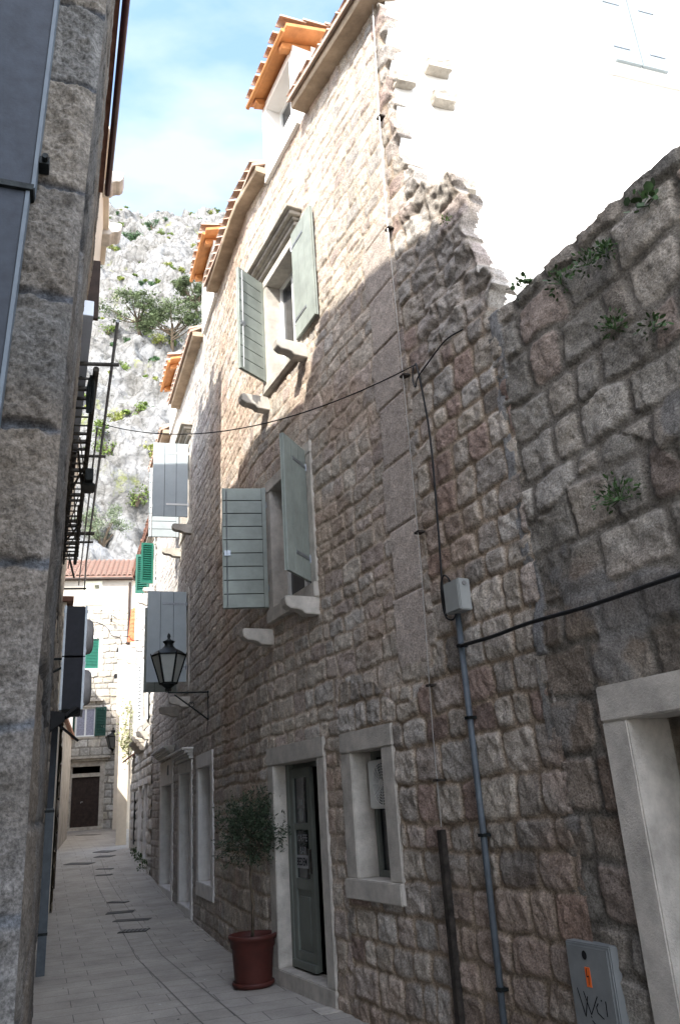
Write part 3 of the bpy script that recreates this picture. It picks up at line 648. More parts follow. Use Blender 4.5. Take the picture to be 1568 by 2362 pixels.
# meter cabinet
mc = thing('meter_cabinet', FA(-3.22, .02, 0), 'low grey meter cabinet with lightning mark and black scrawl beside the stone doorway', 'cabinet')
mb = MB(); mb.box(FA, -3.39, -3.06, -.02, .060, .05, .83); mb.build('cabinet_body', 'cabinet', mc, bevel=.006)
mb = MB(); mb.box(FA, -3.375, -3.075, .06, .068, .07, .815); mb.build('cabinet_door', 'cabinet', mc, bevel=.003)
mb = MB(); mb.box(FA, -3.233, -3.198, .068, .0705, .63, .72, 0)
def stroke(mb, pts, r, mi, o=.0715, F=FA):
    for (a, b), (c, d) in zip(pts, pts[1:]):
        dx, dz = c-a, d-b; L_ = math.hypot(dx, dz) or 1; px, pz = -dz/L_*r, dx/L_*r
        mb.add([F(a+px, o, b+pz), F(c+px, o, d+pz), F(c-px, o, d-pz), F(a-px, o, b-pz)], [(0, 1, 2, 3)], mi)
stroke(mb, [(-3.212, .715), (-3.207, .675), (-3.222, .682), (-3.216, .64)], .0022, 1)
K = .003
for P_ in ([(-3.12, .615), (-3.157, .49), (-3.19, .585)], [(-3.165, .605), (-3.20, .505), (-3.262, .595)], [(-3.262, .565), (-3.245, .545), (-3.25, .52), (-3.29, .5)], [(-3.318, .582), (-3.316, .515)], [(-3.284, .582), (-3.292, .579)],
           [(-3.20, .48), (-3.235, .455), (-3.285, .465), (-3.30, .43)], [(-3.196, .50), (-3.20, .49)]): stroke(mb, P_, K, 1)
mb.build('warning_mark', ['orange_mark', 'ink'], mc, recalc=False, label='orange lightning sticker and black handwriting')
mb = MB(); c = FA(-3.21, .069, .775)
n = 14; vs = [FA(-3.21+math.cos(2*math.pi*k/n)*.018, .0705, .775+math.sin(2*math.pi*k/n)*.022) for k in range(n)]; mb.add(vs, [tuple(range(n))]); mb.build('lock', 'black', mc, recalc=False)
# ==================================================================== CABLES, PIPES ON THE RIGHT WALL
def cable(name, pts, r, matn, label, cat, F=FA, group=None, n=6, origin=None, smooth_sub=0):
    P_ = [Vector(F(*p)) if F else Vector(p) for p in pts]
    if smooth_sub:
        Q = []
        for i in range(len(P_)-1):
            p0 = P_[max(i-1, 0)]; p1 = P_[i]; p2 = P_[i+1]; p3 = P_[min(i+2, len(P_)-1)]
            for k in range(smooth_sub):
                t = k/smooth_sub; Q.append(.5*((2*p1)+(-p0+p2)*t+(2*p0-5*p1+4*p2-p3)*t*t+(-p0+3*p1-3*p2+p3)*t**3))
        Q.append(P_[-1]); P_ = Q
    mb = MB(); mb.tube(P_, r, n); ob = mb.build(name, matn, None, smooth=True, origin=P_[0]); tag(ob, label, cat, group); return ob
lc = thing('lightning_conductor', FA(-2.05, .03, 0), 'thin pale vertical wire clipped down the corner of the stone house', 'wire')
mb = MB(); mb.tube([FA(s, .06, z) for s, z in ((-2.2, 8.95), (-2.12, 7.8), (-2.06, 6.35), (-2.06, 4.9), (-2.04, 3.25), (-1.97, 2.0), (-1.96, 1.4))], .0032, 5); mb.build('wire', 'wire', lc)
for z in (7.6, 6.35, 4.86, 3.5, 2.35, 1.7): s = float(np.interp(z, [1.4, 2, 3.25, 4.9, 6.35, 7.8], [-1.96, -1.97, -2.04, -2.06, -2.06, -2.12])); mb = MB(); mb.box(FA, s-.02, s+.045, .0, .065, z-.008, z+.008); mb.build('clip', 'iron_rust', lc)
cp = tag(MB(), None) if False else None
mb = MB(); mb.box(FA, -1.955, -1.90, .02, .065, -.02, 1.38); tag(mb.build('cover_strip', 'iron_rust', None, origin=FA(-1.93, .04, 0), bevel=.004), 'dark brown flat metal strip covering the foot of the pale wire', 'cover strip')
pc = thing('conduit_pipe', FA(-2.41, .04, 0), 'blue-grey vertical conduit pipe running from under the junction box to the ground', 'pipe')
mb = MB(); mb.tube([FA(-2.42, .05, 2.78), FA(-2.42, .05, 1.4), FA(-2.40, .05, -.02)], .021, 10); mb.build('pipe', 'pipe_grey', pc, smooth=True)
for z in (2.55, 2.07, 1.35, .5): mb = MB(); mb.box(FA, -2.445, -2.395, .0, .075, z-.01, z+.01); mb.build('bracket', 'iron', pc)
jb = thing('junction_box', FA(-2.46, .05, 2.8), 'small pale grey junction box above the conduit pipe', 'junction box')
mb = MB(); mb.box(FA, -2.56, -2.38, .02, .115, 2.77, 2.99); mb.build('box_body', 'box_grey', jb, bevel=.006)
mb = MB(); mb.box(FA, -2.555, -2.385, .115, .123, 2.775, 2.985); mb.build('box_lid', 'box_grey', jb, bevel=.004)
mb = MB(); mb.tube([FA(-2.56-.001, .07, 2.955), FA(-2.568, .07, 2.955)], .016, 12); mb.build('screw_cap', 'cement', jb)
cable('overhead_cable', [FA(-2.33, .06, 4.80), FA(-2.20, .08, 4.83), (.55, 6.15, 4.86)], .007, 'cable', 'x', 'x') if False else None
A0 = Vector(FA(-2.28, .07, 4.83)); A1 = Vector((-2.68, 8.15, 5.88))
pts = [A0.lerp(A1, t)-Vector((0, 0, .33*4*t*(1-t))) for t in np.linspace(0, 1, 24)]
mb = MB(); mb.tube(pts, .0055, 5); tag(mb.build('overhead_cable', 'cable', None, origin=A0, smooth=True), 'black cable sagging across the alley from the stone house to the left wall', 'cable')
cable('drop_cable', [(-2.28, .07, 4.84), (-2.33, .08, 4.62), (-2.345, .06, 4.16), (-2.32, .06, 3.5), (-2.29, .06, 3.05), (-2.285, .06, 2.86), (-2.31, .07, 2.78)], .008, 'cable', 'black cable dropping from the overhead line to the junction box', 'cable', smooth_sub=6)
cable('drop_cable', [(-2.27, .09, 4.82), (-2.24, .09, 4.72), (-2.28, .10, 4.62), (-2.33, .1, 4.68), (-2.48, .1, 4.72), (-2.76, .12, 4.75), (-2.98, .12, 4.71)], .006, 'cable', 'thin black cable looping right from the overhead line over the broken wall end', 'cable', smooth_sub=6)
cable('box_cable', [(-2.42, .08, 2.985), (-2.41, .09, 3.03), (-2.36, .09, 3.06), (-2.315, .09, 3.0), (-2.31, .09, 2.85), (-2.34, .09, 2.76), (-2.40, .08, 2.735), (-2.43, .07, 2.77)], .0065, 'cable', 'black loop of cable curling around the junction box', 'cable', smooth_sub=6)
cable('wall_cable', [(-2.44, .07, 2.545), (-2.8, .07, 2.535), (-3.2, .09, 2.535), (-3.7, .08, 2.52), (-4.4, .09, 2.52), (-5.6, .08, 2.5)], .013, 'cable', 'thick black cable running across the dark rubble wall above the doorway', 'cable', smooth_sub=4)
# air conditioner in the small window
ac = thing('fan_unit', FA(-.85, -.1, 1.53), 'white ventilation fan unit fixed in the upper half of the small stone window', 'fan unit')
mb = MB(); mb.box(FA, -1.125, -.69, -.14, -.085, 1.53, 1.91); mb.build('casing', 'ac_white', ac, bevel=.01)
mb = MB(); cx, cz = -.925, 1.72
for rr in (.155, .135, .115, .095, .075, .055): mb.tube([FA(cx+math.cos(a)*rr, -.08, cz+math.sin(a)*rr*1.08) for a in np.linspace(0, 2*math.pi, 29)], .0035, 4, cap=False)
for a in np.linspace(0, math.pi, 7)[:-1]: mb.tube([FA(cx-math.cos(a)*.155, -.078, cz-math.sin(a)*.165), FA(cx+math.cos(a)*.155, -.078, cz+math.sin(a)*.165)], .003, 4)
vs = [FA(cx+math.cos(q)*.035, -.072, cz+math.sin(q)*.04) for q in np.linspace(0, 2*math.pi, 15)[:-1]]; mb.add(vs, [tuple(range(14))])
mb.build('grille', 'ac_white', ac, recalc=False)
mb = MB(); vs = [FA(cx+math.cos(q)*.15, -.083, cz+math.sin(q)*.162) for q in np.linspace(0, 2*math.pi, 25)[:-1]]; mb.add(vs, [tuple(range(24))]); mb.build('fan_disc', 'cabinet', ac, recalc=False)
# ==================================================================== LANTERN
def lantern(name, base, wallF, s, zarm, off, H, Wd, label, mats=('iron', 'lamp_glass'), arm=True):
    t = thing(name, base, label, 'street lamp'); x, y, z = base; k = H/1.0
    mb = MB(); r1, r2 = Wd*.5, Wd*.5*.48; n = 6; zt = z+.60*k; zb = z+.12*k; a0 = R(10)
    P1 = [(x+math.cos(2*math.pi*i/n+a0)*r1, y+math.sin(2*math.pi*i/n+a0)*r1, zt) for i in range(n)]
    P2 = [(x+math.cos(2*math.pi*i/n+a0)*r2, y+math.sin(2*math.pi*i/n+a0)*r2, zb) for i in range(n)]
    th = .014*k+.003
    for i in range(n): mb.tube([P1[i], P2[i]], th, 5); mb.tube([P1[i], P1[(i+1) % n]], th*1.15, 5); mb.tube([P2[i], P2[(i+1) % n]], th*1.15, 5); q = Vector(P1[i]); c = Vector((x, y, zt)); mb.tube([q, q+(q-c).normalized()*.02*k+Vector((0, 0, .045*k))], [th, th*.3], 4)
    mb.lathe((x, y, z), [(r2*1.0, .12*k), (r2*.7, .08*k), (r2*.25, .03*k), (r2*.35, .0)], 12); mb.build('lamp_frame', mats[0], t)
    g = MB(); g.add([Vector(p)*1 for p in P1]+P2, [(i, (i+1) % n, n+(i+1) % n, n+i) for i in range(n)]+[tuple(range(n, 2*n))]); g.build('lamp_glass', mats[1], t)
    rf = MB(); rf.lathe((x, y, z), [(r1*1.04, .60*k), (r1*.8, .66*k), (r1*.42, .72*k), (r1*.26, .77*k), (r1*.24, .80*k), (r1*.34, .835*k), (r1*.36, .845*k), (r1*.15, .875*k), (r1*.07, .90*k), (r1*.11, .935*k), (r1*.08, .97*k), (.002, 1.0*k)], 6 if False else 18); rf.build('lamp_roof', mats[0], t, smooth=True)
    if arm:
        ar = MB(); W0 = Vector(wallF(s, .0, zarm)); tip = Vector((x, y, zarm)); ar.tube([W0, tip], .012, 6); W1 = Vector(wallF(s, .01, zarm-.42)); ar.tube([Vector(wallF(s, .012, zarm+.02)), W1-Vector((0, 0, .06))], .012, 6)
        ar.tube([W1+Vector((0, 0, .02)), W0.lerp(tip, .85)-Vector((0, 0, .03))], .011, 6)
        mid = W1.lerp(tip, .42)+Vector((0, 0, .06)); pts = [mid+Vector(((tip-W0).normalized()*math.cos(a)*.045*(1-a/14)))+Vector((0, 0, math.sin(a)*.045*(1-a/14))) for a in np.linspace(0, 9, 26)]; ar.tube(pts, .008, 5)
        for q in range(4): a = q*math.pi/2+.4; ar.tube([(x+math.cos(a)*.02, y+math.sin(a)*.02, zarm), (x+math.cos(a)*.05*k, y+math.sin(a)*.05*k, zarm+.05*k), (x+math.cos(a)*.025, y+math.sin(a)*.025, z+.04)], .007, 4)
        ar.build('bracket_arm', mats[0], t)
    return t
bs = FA(1.5+3.27, .60, 3.30)
lantern('street_lantern', bs, FA, 1.5+3.27, 3.27, .63, .86, .50, 'large black hexagonal lantern on an iron bracket by the window of the stone house')
# ==================================================================== POTTED OLIVE
px, py = -1.13, 8.63
po = thing('potted_olive', (px, py, 0), 'small round olive tree in a dark red pot beside the cafe door', 'potted tree')
mb = MB(); mb.lathe((px, py, 0), [(.0, .03), (.172, .03), (.178, .05), (.20, .33), (.214, .345), (.216, .40), (.228, .405), (.238, .43), (.237, .45), (.215, .452), (.205, .42), (.20, .38), (.0, .38)], 40); mb.build('pot', 'terracotta_pot', po, smooth=True)
mb = MB(); mb.lathe((px, py, 0), [(.0, .002), (.18, .002), (.205, .03), (.202, .05), (.188, .052), (.178, .028), (.0, .026)], 40); mb.build('saucer', 'terracotta_pot', po, smooth=True)
mb = MB(); mb.lathe((px, py, 0), [(.204, .395), (.15, .402), (.0, .41)], 24); mb.build('soil', 'soil', po)
mb = MB(); mb.tube([(px, py, .39), (px+.012, py, .7), (px-.01, py+.01, .95), (px+.01, py, 1.15), (px, py, 1.35)], [.017, .014, .013, .013, .008], 8)
rg = random.Random(3)
for i in range(26):
    a = rg.uniform(0, 6.28); e = rg.uniform(.1, 1.3); L_ = rg.uniform(.22, .38); z = rg.uniform(1.02, 1.3)
    p1 = Vector((px, py, z)); d = Vector((math.cos(a)*math.cos(e), math.sin(a)*math.cos(e), math.sin(e))); mb.tube([p1, p1+d*L_*.5+Vector((0, 0, .03)), p1+d*L_], [.006, .004, .002], 4)
mb.build('trunk', 'bark', po, smooth=True)
mb = MB(); rg = random.Random(5)
tw = []
for i in range(270):
    while True:
        v = Vector((rg.uniform(-1, 1), rg.uniform(-1, 1), rg.uniform(-1, 1)))
        if v.length < 1: break
    v = v*(.75+.5*rg.random()) if v.length > .6 else v
    c = Vector((px+v.x*.33, py+v.y*.22, 1.37+v.z*.33)); d = Vector((v.x, v.y, v.z+.4)).normalized()
    tw.append((c, d))
for sp_ in ((.27, .05, 1.68), (-.24, .0, 1.62), (.25, -.1, 1.40), (-.05, .1, 1.73), (.2, .1, 1.12), (.33, 0, 1.52)): tw.append((Vector((px+sp_[0], py+sp_[1], sp_[2])), Vector((rg.gauss(0, .3), 0, 1)).normalized()))
for c, d in tw:
    for j in range(24):
        p = c+d*rg.uniform(-.05, .07)+Vector((rg.gauss(0, .018), rg.gauss(0, .018), rg.gauss(0, .018)))
        a = (d+Vector((rg.gauss(0, .9), rg.gauss(0, .9), rg.gauss(0, .9)))).normalized(); b = a.cross(Vector((rg.gauss(0, 1), rg.gauss(0, 1), rg.gauss(0, 1)))).normalized(); s_ = rg.choice([.02, .028, .034, .045, .052])
        mb.add([p, p+a*s_*.5+b*s_*.15, p+a*s_, p+a*s_*.5-b*s_*.15], [(0, 1, 2, 3)])
mb.build('crown', 'olive_leaf', po, recalc=False)
# ==================================================================== PLANTS IN THE COURTYARD WALL
def wall_plant(s, z, r, n, size, m_, label, name='wall_plant', F=FA, o=.06, big=False):
    c = F(s, o, z); t = thing(name, c, label, 'plant', 'weeds growing out of the rubble wall')
    mb = MB(); rg = random.Random(int((s*31+z*17)*100))
    for i in range(n):
        a = rg.uniform(0, 6.28); e = rg.uniform(-.3, 1.4); L_ = r*rg.uniform(.35, 1.0)
        d = Vector((math.cos(a)*math.cos(e), math.sin(a)*math.cos(e), math.sin(e))); p = Vector(c)+d*L_
        u = (d+Vector((rg.gauss(0, .5), rg.gauss(0, .5), rg.gauss(0, .5)))).normalized(); v = u.cross(Vector((rg.gauss(0, 1), rg.gauss(0, 1), rg.gauss(0, 1)))).normalized(); q = size*rg.uniform(.6, 1.3)
        w_ = .42 if big else .22
        mb.add([p, p+u*q*.35+v*q*w_, p+u*q*.8+v*q*w_*.8, p+u*q, p+u*q*.8-v*q*w_*.8, p+u*q*.35-v*q*w_], [(0, 1, 2, 3, 4, 5)])
    mb.build('foliage', m_, t, recalc=False)
    mb = MB()
    for i in range(max(4, n//12)):
        a = rg.uniform(0, 6.28); e = rg.uniform(-.2, 1.4); mb.tube([c, Vector(c)+Vector((math.cos(a)*math.cos(e), math.sin(a)*math.cos(e), math.sin(e)))*r*.7], .003, 4)
    mb.build('stem', 'ivy', t)
wall_plant(-3.55, 4.70, .09, 36, .04, 'ivy', 'small round-leaved weed at the lower left of the rubble wall top', o=.02, big=True)
wall_plant(-3.90, 4.48, .11, 90, .03, 'ivy', 'bushy green tuft below a notch in the rubble wall top')
wall_plant(-4.12, 4.46, .09, 70, .03, 'ivy', 'small green tuft between the two larger ones on the rubble wall top')
wall_plant(-4.26, 4.44, .08, 110, .03, 'ivy', 'grassy green clump near the wall top, second from the right')
wall_plant(-4.60, 4.50, .10, 34, .05, 'ivy', 'large-leaved plant on the rubble wall top at the right edge', big=True)
wall_plant(-4.22, 3.96, .10, 90, .028, 'ivy', 'hanging fern-like weed in a crack high in the rubble wall')
wall_plant(-4.45, 3.82, .08, 36, .04, 'ivy', 'sparse spiky weed in the wall, right of the hanging fern')
wall_plant(-4.02, 3.02, .14, 150, .03, 'ivy', 'lone bright green moss clump halfway up the rubble wall')
wall_plant(-2.93, 5.72, .05, 30, .022, 'shrub_leaf', 'tiny green sprig under a projecting stone of the broken wall end', o=.1)
# ==================================================================== NEXT HOUSE (R2)
h2 = thing('terrace_house', FA(14.5, 0, .4), 'sunlit pale stone house beyond the restored one, green shutters and stone brackets', 'house')
PB = dict(h=(.18, .34), w=(.2, .55), joint=.010, rel=.03, rough=.03, warp=.02, round=.05, rag=.02, edge=.02,
          pal=[(.62, .60, .56), (.66, .63, .58), (.58, .56, .52), (.68, .66, .62)], mortar=(.42, .40, .37), rust=(.52, .47, .40))
OP2 = [(12.75, 13.45, .5, 2.35), (13.95, 14.75, .6, 2.35), (15.6, 15.95, .9, 2.2), (13.0, 13.9, 3.7, 5.4), (12.3, 13.1, 7.0, 8.0)]
def simple_fn(p, sd):
    def f(s, z):
        h, c, m_ = masonry(s, z, p, sd); return h, c, 0, s, z
    return f
wall_grid('facade', FA, np.arange(11.9, 17.0, .03), np.arange(.1, 8.62, .03), simple_fn(PB, 51), h2, lambda s, z: ~in_rects(s, z, OP2), 'masonry_far')
E2 = Vector(FA(16.97, 0, 0)); mb = MB(); bk = Vector((math.sin(R(66)), math.cos(R(66)), 0))
def wallseg(mb, a, b, z0, z1, t=.3, mi=0):
    a = Vector((a[0], a[1], 0)); b = Vector((b[0], b[1], 0)); d = (b-a).normalized(); n = Vector((-d.y, d.x, 0))*t
    mb.hexa([tuple(q) for q in ((a.x, a.y, z0), (b.x, b.y, z0), (b.x+n.x, b.y+n.y, z0), (a.x+n.x, a.y+n.y, z0), (a.x, a.y, z1), (b.x, b.y, z1), (b.x+n.x, b.y+n.y, z1), (a.x+n.x, a.y+n.y, z1))], mi)
wallseg(mb, E2, E2+bk*6, 0, 8.8); wallseg(mb, E2+bk*6, Vector(FA(11.9, 0, 0))+bk*6, 0, 8.8); mb.build('side_wall', 'plaster_beige', h2)
mb = MB(); e0 = Vector(FA(11.85, .14, 8.82)); e1 = Vector(FA(17.25, .14, 8.62)); slab(mb, [e0, e1, e1+bk*6.5+Vector((0, 0, 2)), e0+bk*6.5+Vector((0, 0, 2))], .1)
mb.build('roof', 'tile_brown', h2); mb = MB(); tile_rows(mb, FA, 11.9, 17.2, .15, 8.95, 2, -1, .3, zf=lambda s: 8.84-(s-11.9)*.037); mb.build('roof_tiles', 'tile_brown', h2)
mb = MB(); 
for s in np.arange(12, 17.2, .45): mb.box(FA, s, s+.09, -.1, .12, 8.60-(s-12)*.037, 8.70-(s-12)*.037)
mb.build('rafter_ends', 'wood_dark', h2)
def p2(name, lab): return part_empty(name, lab, h2)
w = p2('window', 'upper window with green shutters folded open'); stone_frame(w, FA, 12.3, 13.1, 7.0, 8.0, fw=.13, proud=.03); room(w, FA, 12.3, 13.1, 7.0, 8.0); sash(w, FA, 12.3, 13.1, -.15, 7.0, 8.0); cornice_hood(w, FA, 12.3, 13.2, 8.2, .15, .16, 'limestone_old')
def leaf2(w, s, deg, sign, wd, z0, z1, matn):
    F = Lin(FA(s, .05, 0)[:2], az_of(FA, s, deg, sign)); return louvre_leaf(w, F, 0, wd, 0, z0, z1, matn)
leaf2(w, 12.25, 95, 1, .30, 7.0, 8.05, 'green'); leaf2(w, 13.15, 105, -1, .34, 7.0, 8.05, 'green')
corbel(w, FA, 12.1, 6.85, l=.3, h=.15); corbel(w, FA, 13.3, 6.85, l=.3, h=.15)
w = p2('window', 'middle window with folded white shutters'); stone_frame(w, FA, 13.0, 13.9, 3.75, 5.35, fw=.14, proud=.04); room(w, FA, 13, 13.9, 3.7, 5.4)
leaf2(w, 13.0, 172, 1, .42, 3.75, 5.35, 'shutter_white'); leaf2(w, 13.9, 170, -1, .45, 3.75, 5.35, 'shutter_white'); sash(w, FA, 13, 13.9, -.1, 3.75, 5.35)
for s in (12.85, 14.1): corbel(w, FA, s, 3.5, l=.3, h=.2)
w = p2('door', 'narrow blue-grey door nearest the restored house'); stone_frame(w, FA, 12.75, 13.45, .45, 2.3, fw=.15, depth=.25, sillz=False, matn='limestone_lit'); room(w, FA, 12.75, 13.45, .4, 2.35, -.25); mb = MB(); mb.box(FA, 12.75, 13.45, -.22, -.18, .4, 2.3); mb.build('door_leaf', 'duct_blue', w)
w = p2('door', 'second pale doorway with stone jambs'); stone_frame(w, FA, 13.95, 14.75, .6, 2.3, fw=.15, depth=.3, sillz=False, matn='limestone_lit'); room(w, FA, 13.95, 14.75, .6, 2.35, -.3); mb = MB(); mb.box(FA, 13.95, 14.75, -.25, -.2, .6, 2.3); mb.build('door_leaf', 'plaster_grey', w)
w = p2('window', 'narrow dark barred slot window'); room(w, FA, 15.6, 15.95, .9, 2.2, -.02); mb = MB(); mb.box(FA, 15.5, 16.05, 0, .05, .8, .9)
for k in range(4): mb.box(FA, 15.63+.09*k, 15.645+.09*k, .0, .03, .9, 2.2, 1)
mb.build('grille', ['limestone', 'iron'], w)
# wavy stone balcony slab / small hood, brackets and irons
mb = MB()
for i in range(3): mb.profile(FA, [(0, 3.4-.09*i), (.27-.07*i, 3.4-.09*i), (.28-.07*i, 3.36-.09*i), (.24-.07*i, 3.31-.09*i), (0, 3.31-.09*i)], 13.8, 15.2)
mb.build('stone_brackets', 'limestone_old', h2, bevel=.01)
mb = MB(); mb.hexa([FA(15.9, 0, 3.22), FA(16.7, 0, 3.22), FA(16.7, .30, 3.0), FA(15.9, .30, 3.0), FA(15.9, 0, 3.27), FA(16.7, 0, 3.27), FA(16.7, .30, 3.05), FA(15.9, .30, 3.05)]); mb.build('door_hood', 'tile_brown', h2)
for s, z, L_ in ((14.9, 6.1, .6), (15.7, 5.6, .6), (14.4, 5.7, .4)):
    mb = MB(); mb.tube([FA(s, 0, z), FA(s, L_*.5, z+.02), FA(s, L_*.6, z+.12), FA(s, L_, z+.14)], .012, 5); mb.build('iron_hook', 'iron', h2)
# vine on the corner of the next house
vt = thing('climbing_vine', FA(17.0, .1, 2.6), 'pale climbing vine hanging at the corner above the small brown hood', 'plant')
mb = MB(); leaves(mb, FA(17.0, .15, 3.9), (.28, .30, .85), 700, .09, 11, clumps=14); mb.build('foliage', 'vine_pale', vt, recalc=False)
mb = MB(); mb.tube([FA(17.05, .05, 2.6), FA(17.0, .12, 3.4), FA(17.0, .1, 4.4)], .012, 5); mb.build('stem', 'bark', vt)
for s, z, r, lab in ((13.65, .62, .16, 'weeds at the foot of the sunlit house between its two doorways'), (12.45, .5, .18, 'dark weeds by the blue-grey door at the foot of the wall'), (14.95, .72, .14, 'small weed beyond the second doorway')):
    wall_plant(s, z, r, 120, .05, 'ivy', lab)
# ==================================================================== SLIVER HOUSE beyond the side alley (R3)
h3 = thing('corner_house', (-9.0, 31, 1), 'narrow sunlit house behind with a strip of red roof tiles and a green shutter', 'house')
F3 = Lin((-10.0, 33.2), 78, side=-1)   # faces the camera
F3s = Lin((-8.05, 27.2), -16.5)
# wall along the lane
mb = MB(); wallseg(mb, (-7.25, 25.0), (-10.15, 35.3), .7, 6.2, -.3)
mb.build('lane_wall', 'plaster_beige', h3)
FB = Lin((-9.75, 34.0), 78, side=-1)
mb = MB(); mb.box(FB, -.25, 2.5, -.2, 0, 1, 8.6); mb.box(FB, .05, 2.5, -2.4, -2.2, 8, 12.0); mb.build('front_wall', 'plaster_beige', h3)
mb = MB(); tile_rows(mb, FB, .14, 2.2, .12, 9.0, 8, -1, 1.05, r=.09, sp=.22, zf=lambda s: 8.75); mb.build('roof_tiles', 'tile_red', h3)
w = part_empty('window', 'small green louvred shutter above the red tiles', h3); louvre_leaf(w, FB, .2, .62, -2.18, 10.9, 11.7, 'green', n=9)
# ==================================================================== FAR HOUSE closing the alley
K1 = 1.18
def fz(z): return 1.6+(z-1.6)*K1
FF = Lin((-9.5*K1, 30*K1), 78, side=-1)
fh = thing('far_house', (-9.5*K1, 30*K1, 1.2), 'pale stone house closing the end of the alley, dark door, green shutters and tiled roof', 'house')
PF = dict(h=(.24, .36), w=(.3, .62), joint=.014, rel=.03, rough=.035, warp=.03, round=.06, rag=.025, edge=.02,
          pal=[(.40, .375, .33), (.44, .41, .355), (.35, .335, .30), (.46, .44, .40)], mortar=(.24, .22, .19), rust=(.46, .40, .30))
dS0, dS1, dZ0, dZ1 = -.98, .17, fz(1.35), fz(3.40)
OPF = [(dS0, dS1, 0, dZ1), (-.96, -.12, fz(4.46), fz(5.5)), (-1.3, -.09, fz(6.95), fz(8.1))]
wall_grid('front_wall', FF, np.arange(-2.6, 1.26, .028), np.arange(.9, fz(9.22), .028), simple_fn(PF, 71), fh, lambda s, z: ~in_rects(s, z, OPF), 'masonry_far')
mb = MB(); mb.box(FF, -2.6, 1.26, -.25, .03, fz(9.22), fz(10.5)); mb.build('plaster_band', 'plaster_far', fh)
mb = MB(); wallseg(mb, FF(1.24, 0, 0), Vector(FF(1.24, 0, 0))+Vector((-1.3, 6, 0)), 0, fz(10.4), -.3); wallseg(mb, FF(-2.6, 0, 0), Vector(FF(-2.6, 0, 0))+Vector((-1.3, 6, 0)), 0, fz(10.4)); wallseg(mb, FF(-2.6, -6, 0), FF(1.24, -6, 0), 0, fz(10.4)); mb.build('side_wall', 'plaster_beige', fh)
mb = MB(); tile_rows(mb, FF, -2.7, 2.0, .25, fz(10.5), 9, -1, .62, r=.10, sp=.235, zf=lambda s: fz(10.52)); mb.build('roof_tiles', 'tile_far', fh)
mb = MB(); mb.box(FF, -2.7, 2.0, .0, .28, fz(10.42), fz(10.48)); mb.build('eave_board', 'wood_dark', fh)
w = part_empty('door', 'dark wooden double door with transom', fh)
stone_frame(w, FF, dS0, dS1, dZ0, dZ1, fw=.2, top=.22, bot=.15, depth=.25, proud=.05, matn='limestone_old'); room(w, FF, dS0, dS1, dZ0, dZ1, -.26)
mb = MB(); mb.box(FF, dS0, dS1, -.2, -.14, dZ0, fz(3.04)); mb.box(FF, dS0+.57, dS0+.585, -.14, -.13, dZ0, fz(3.04)); mb.build('door_leaf', 'wood_dark', w)
mb = MB(); mb.box(FF, dS0, dS1, -.2, -.02, fz(3.04), fz(3.17)); mb.build('transom', 'limestone_old', w)
mb = MB(); mb.tube([FF(-.58, -.12, 2.25), FF(-.58, -.08, 2.3), FF(-.5, -.08, 2.3)], .012, 5); mb.build('handle', 'wire', w)
mb = MB(); mb.box(FF, -1.1, .3, 0, .35, 1.1, 1.28); mb.build('doorstep', 'limestone_old', fh, bevel=.01)
mb = MB(); mb.box(FF, -1.05, .58, 0, .35, fz(3.66), fz(3.74)); mb.box(FF, -.98, .5, 0, .2, fz(3.58), fz(3.66)); mb.build('ledge', 'limestone_old', fh, bevel=.01)
w = part_empty('window', 'lower window with white frame and dark green shutter leaves', fh)
stone_frame(w, FF, -.96, -.12, fz(4.46), fz(5.5), fw=.1, top=.1, bot=.1, depth=.2, matn='limestone_old'); sash(w, FF, -.96, -.12, -.06, fz(4.46), fz(5.5), glass='curtain', fw=.06)
louvre_leaf(w, FF, -.12, .34, .04, fz(4.46), fz(5.5), 'green_dark'); louvre_leaf(w, FF, -1.35, -.97, .04, fz(4.46), fz(5.5), 'green_dark')
mb = MB(); mb.box(FF, -1.05, .2, 0, .18, fz(5.72), fz(5.79)); mb.build('hood_slab', 'limestone_old', w)
w = part_empty('window', 'middle window closed with bright green louvred shutters', fh)
stone_frame(w, FF, -1.3, -.09, fz(6.95), fz(8.1), fw=.16, top=.14, bot=.14, depth=.2, matn='plaster_white'); louvre_leaf(w, FF, -.68, -.09, -.08, fz(6.95), fz(8.1), 'green', n=18); louvre_leaf(w, FF, -1.28, -.69, -.08, fz(6.95), fz(8.1), 'green', n=18)
w = part_empty('window', 'top window closed with cream louvred shutters', fh)
mb = MB(); a, b, c, d = -.90, -.06, fz(9.42), fz(10.38); mb.box(FF, a, b, .03, .06, c, d); mb.build('frame', 'shutter_cream', w)
louvre_leaf(w, FF, -.84, -.49, .055, fz(9.48), fz(10.32), 'shutter_cream', n=15); louvre_leaf(w, FF, -.47, -.12, .055, fz(9.48), fz(10.32), 'shutter_cream', n=15)
mb = MB()
for k in range(5): mb.box(FF, -.40, -.19, .088, .099, fz(10.05)+.045*k, fz(10.05)+.02+.045*k)
mb.build('missing_slats', 'black', w)
for s, z, a, b in ((.68, 7.55, .1, .18), (.60, 6.55, .14, .2)):
    mb = MB(); mb.box(FF, s, s+a, -.01, .035, fz(z), fz(z)+b); mb.build('vent_hole', 'black', fh)
dp = tag(MB().build('x', 'black') if False else thing('downpipe', FF(1.17, .08, 1.2), 'thin brown downpipe on the right corner of the far house', 'pipe'), None)
mb = MB(); mb.tube([FF(1.18, .08, fz(10.3)), FF(1.16, .08, 5), FF(1.12, .08, 1.2)], .05, 8); mb.build('pipe', 'wood_dark', dp, smooth=True)
for z in (3, 6, 9): mb = MB(); mb.box(FF, 1.08, 1.24, 0, .14, z, z+.03); mb.build('bracket', 'iron_rust', dp)
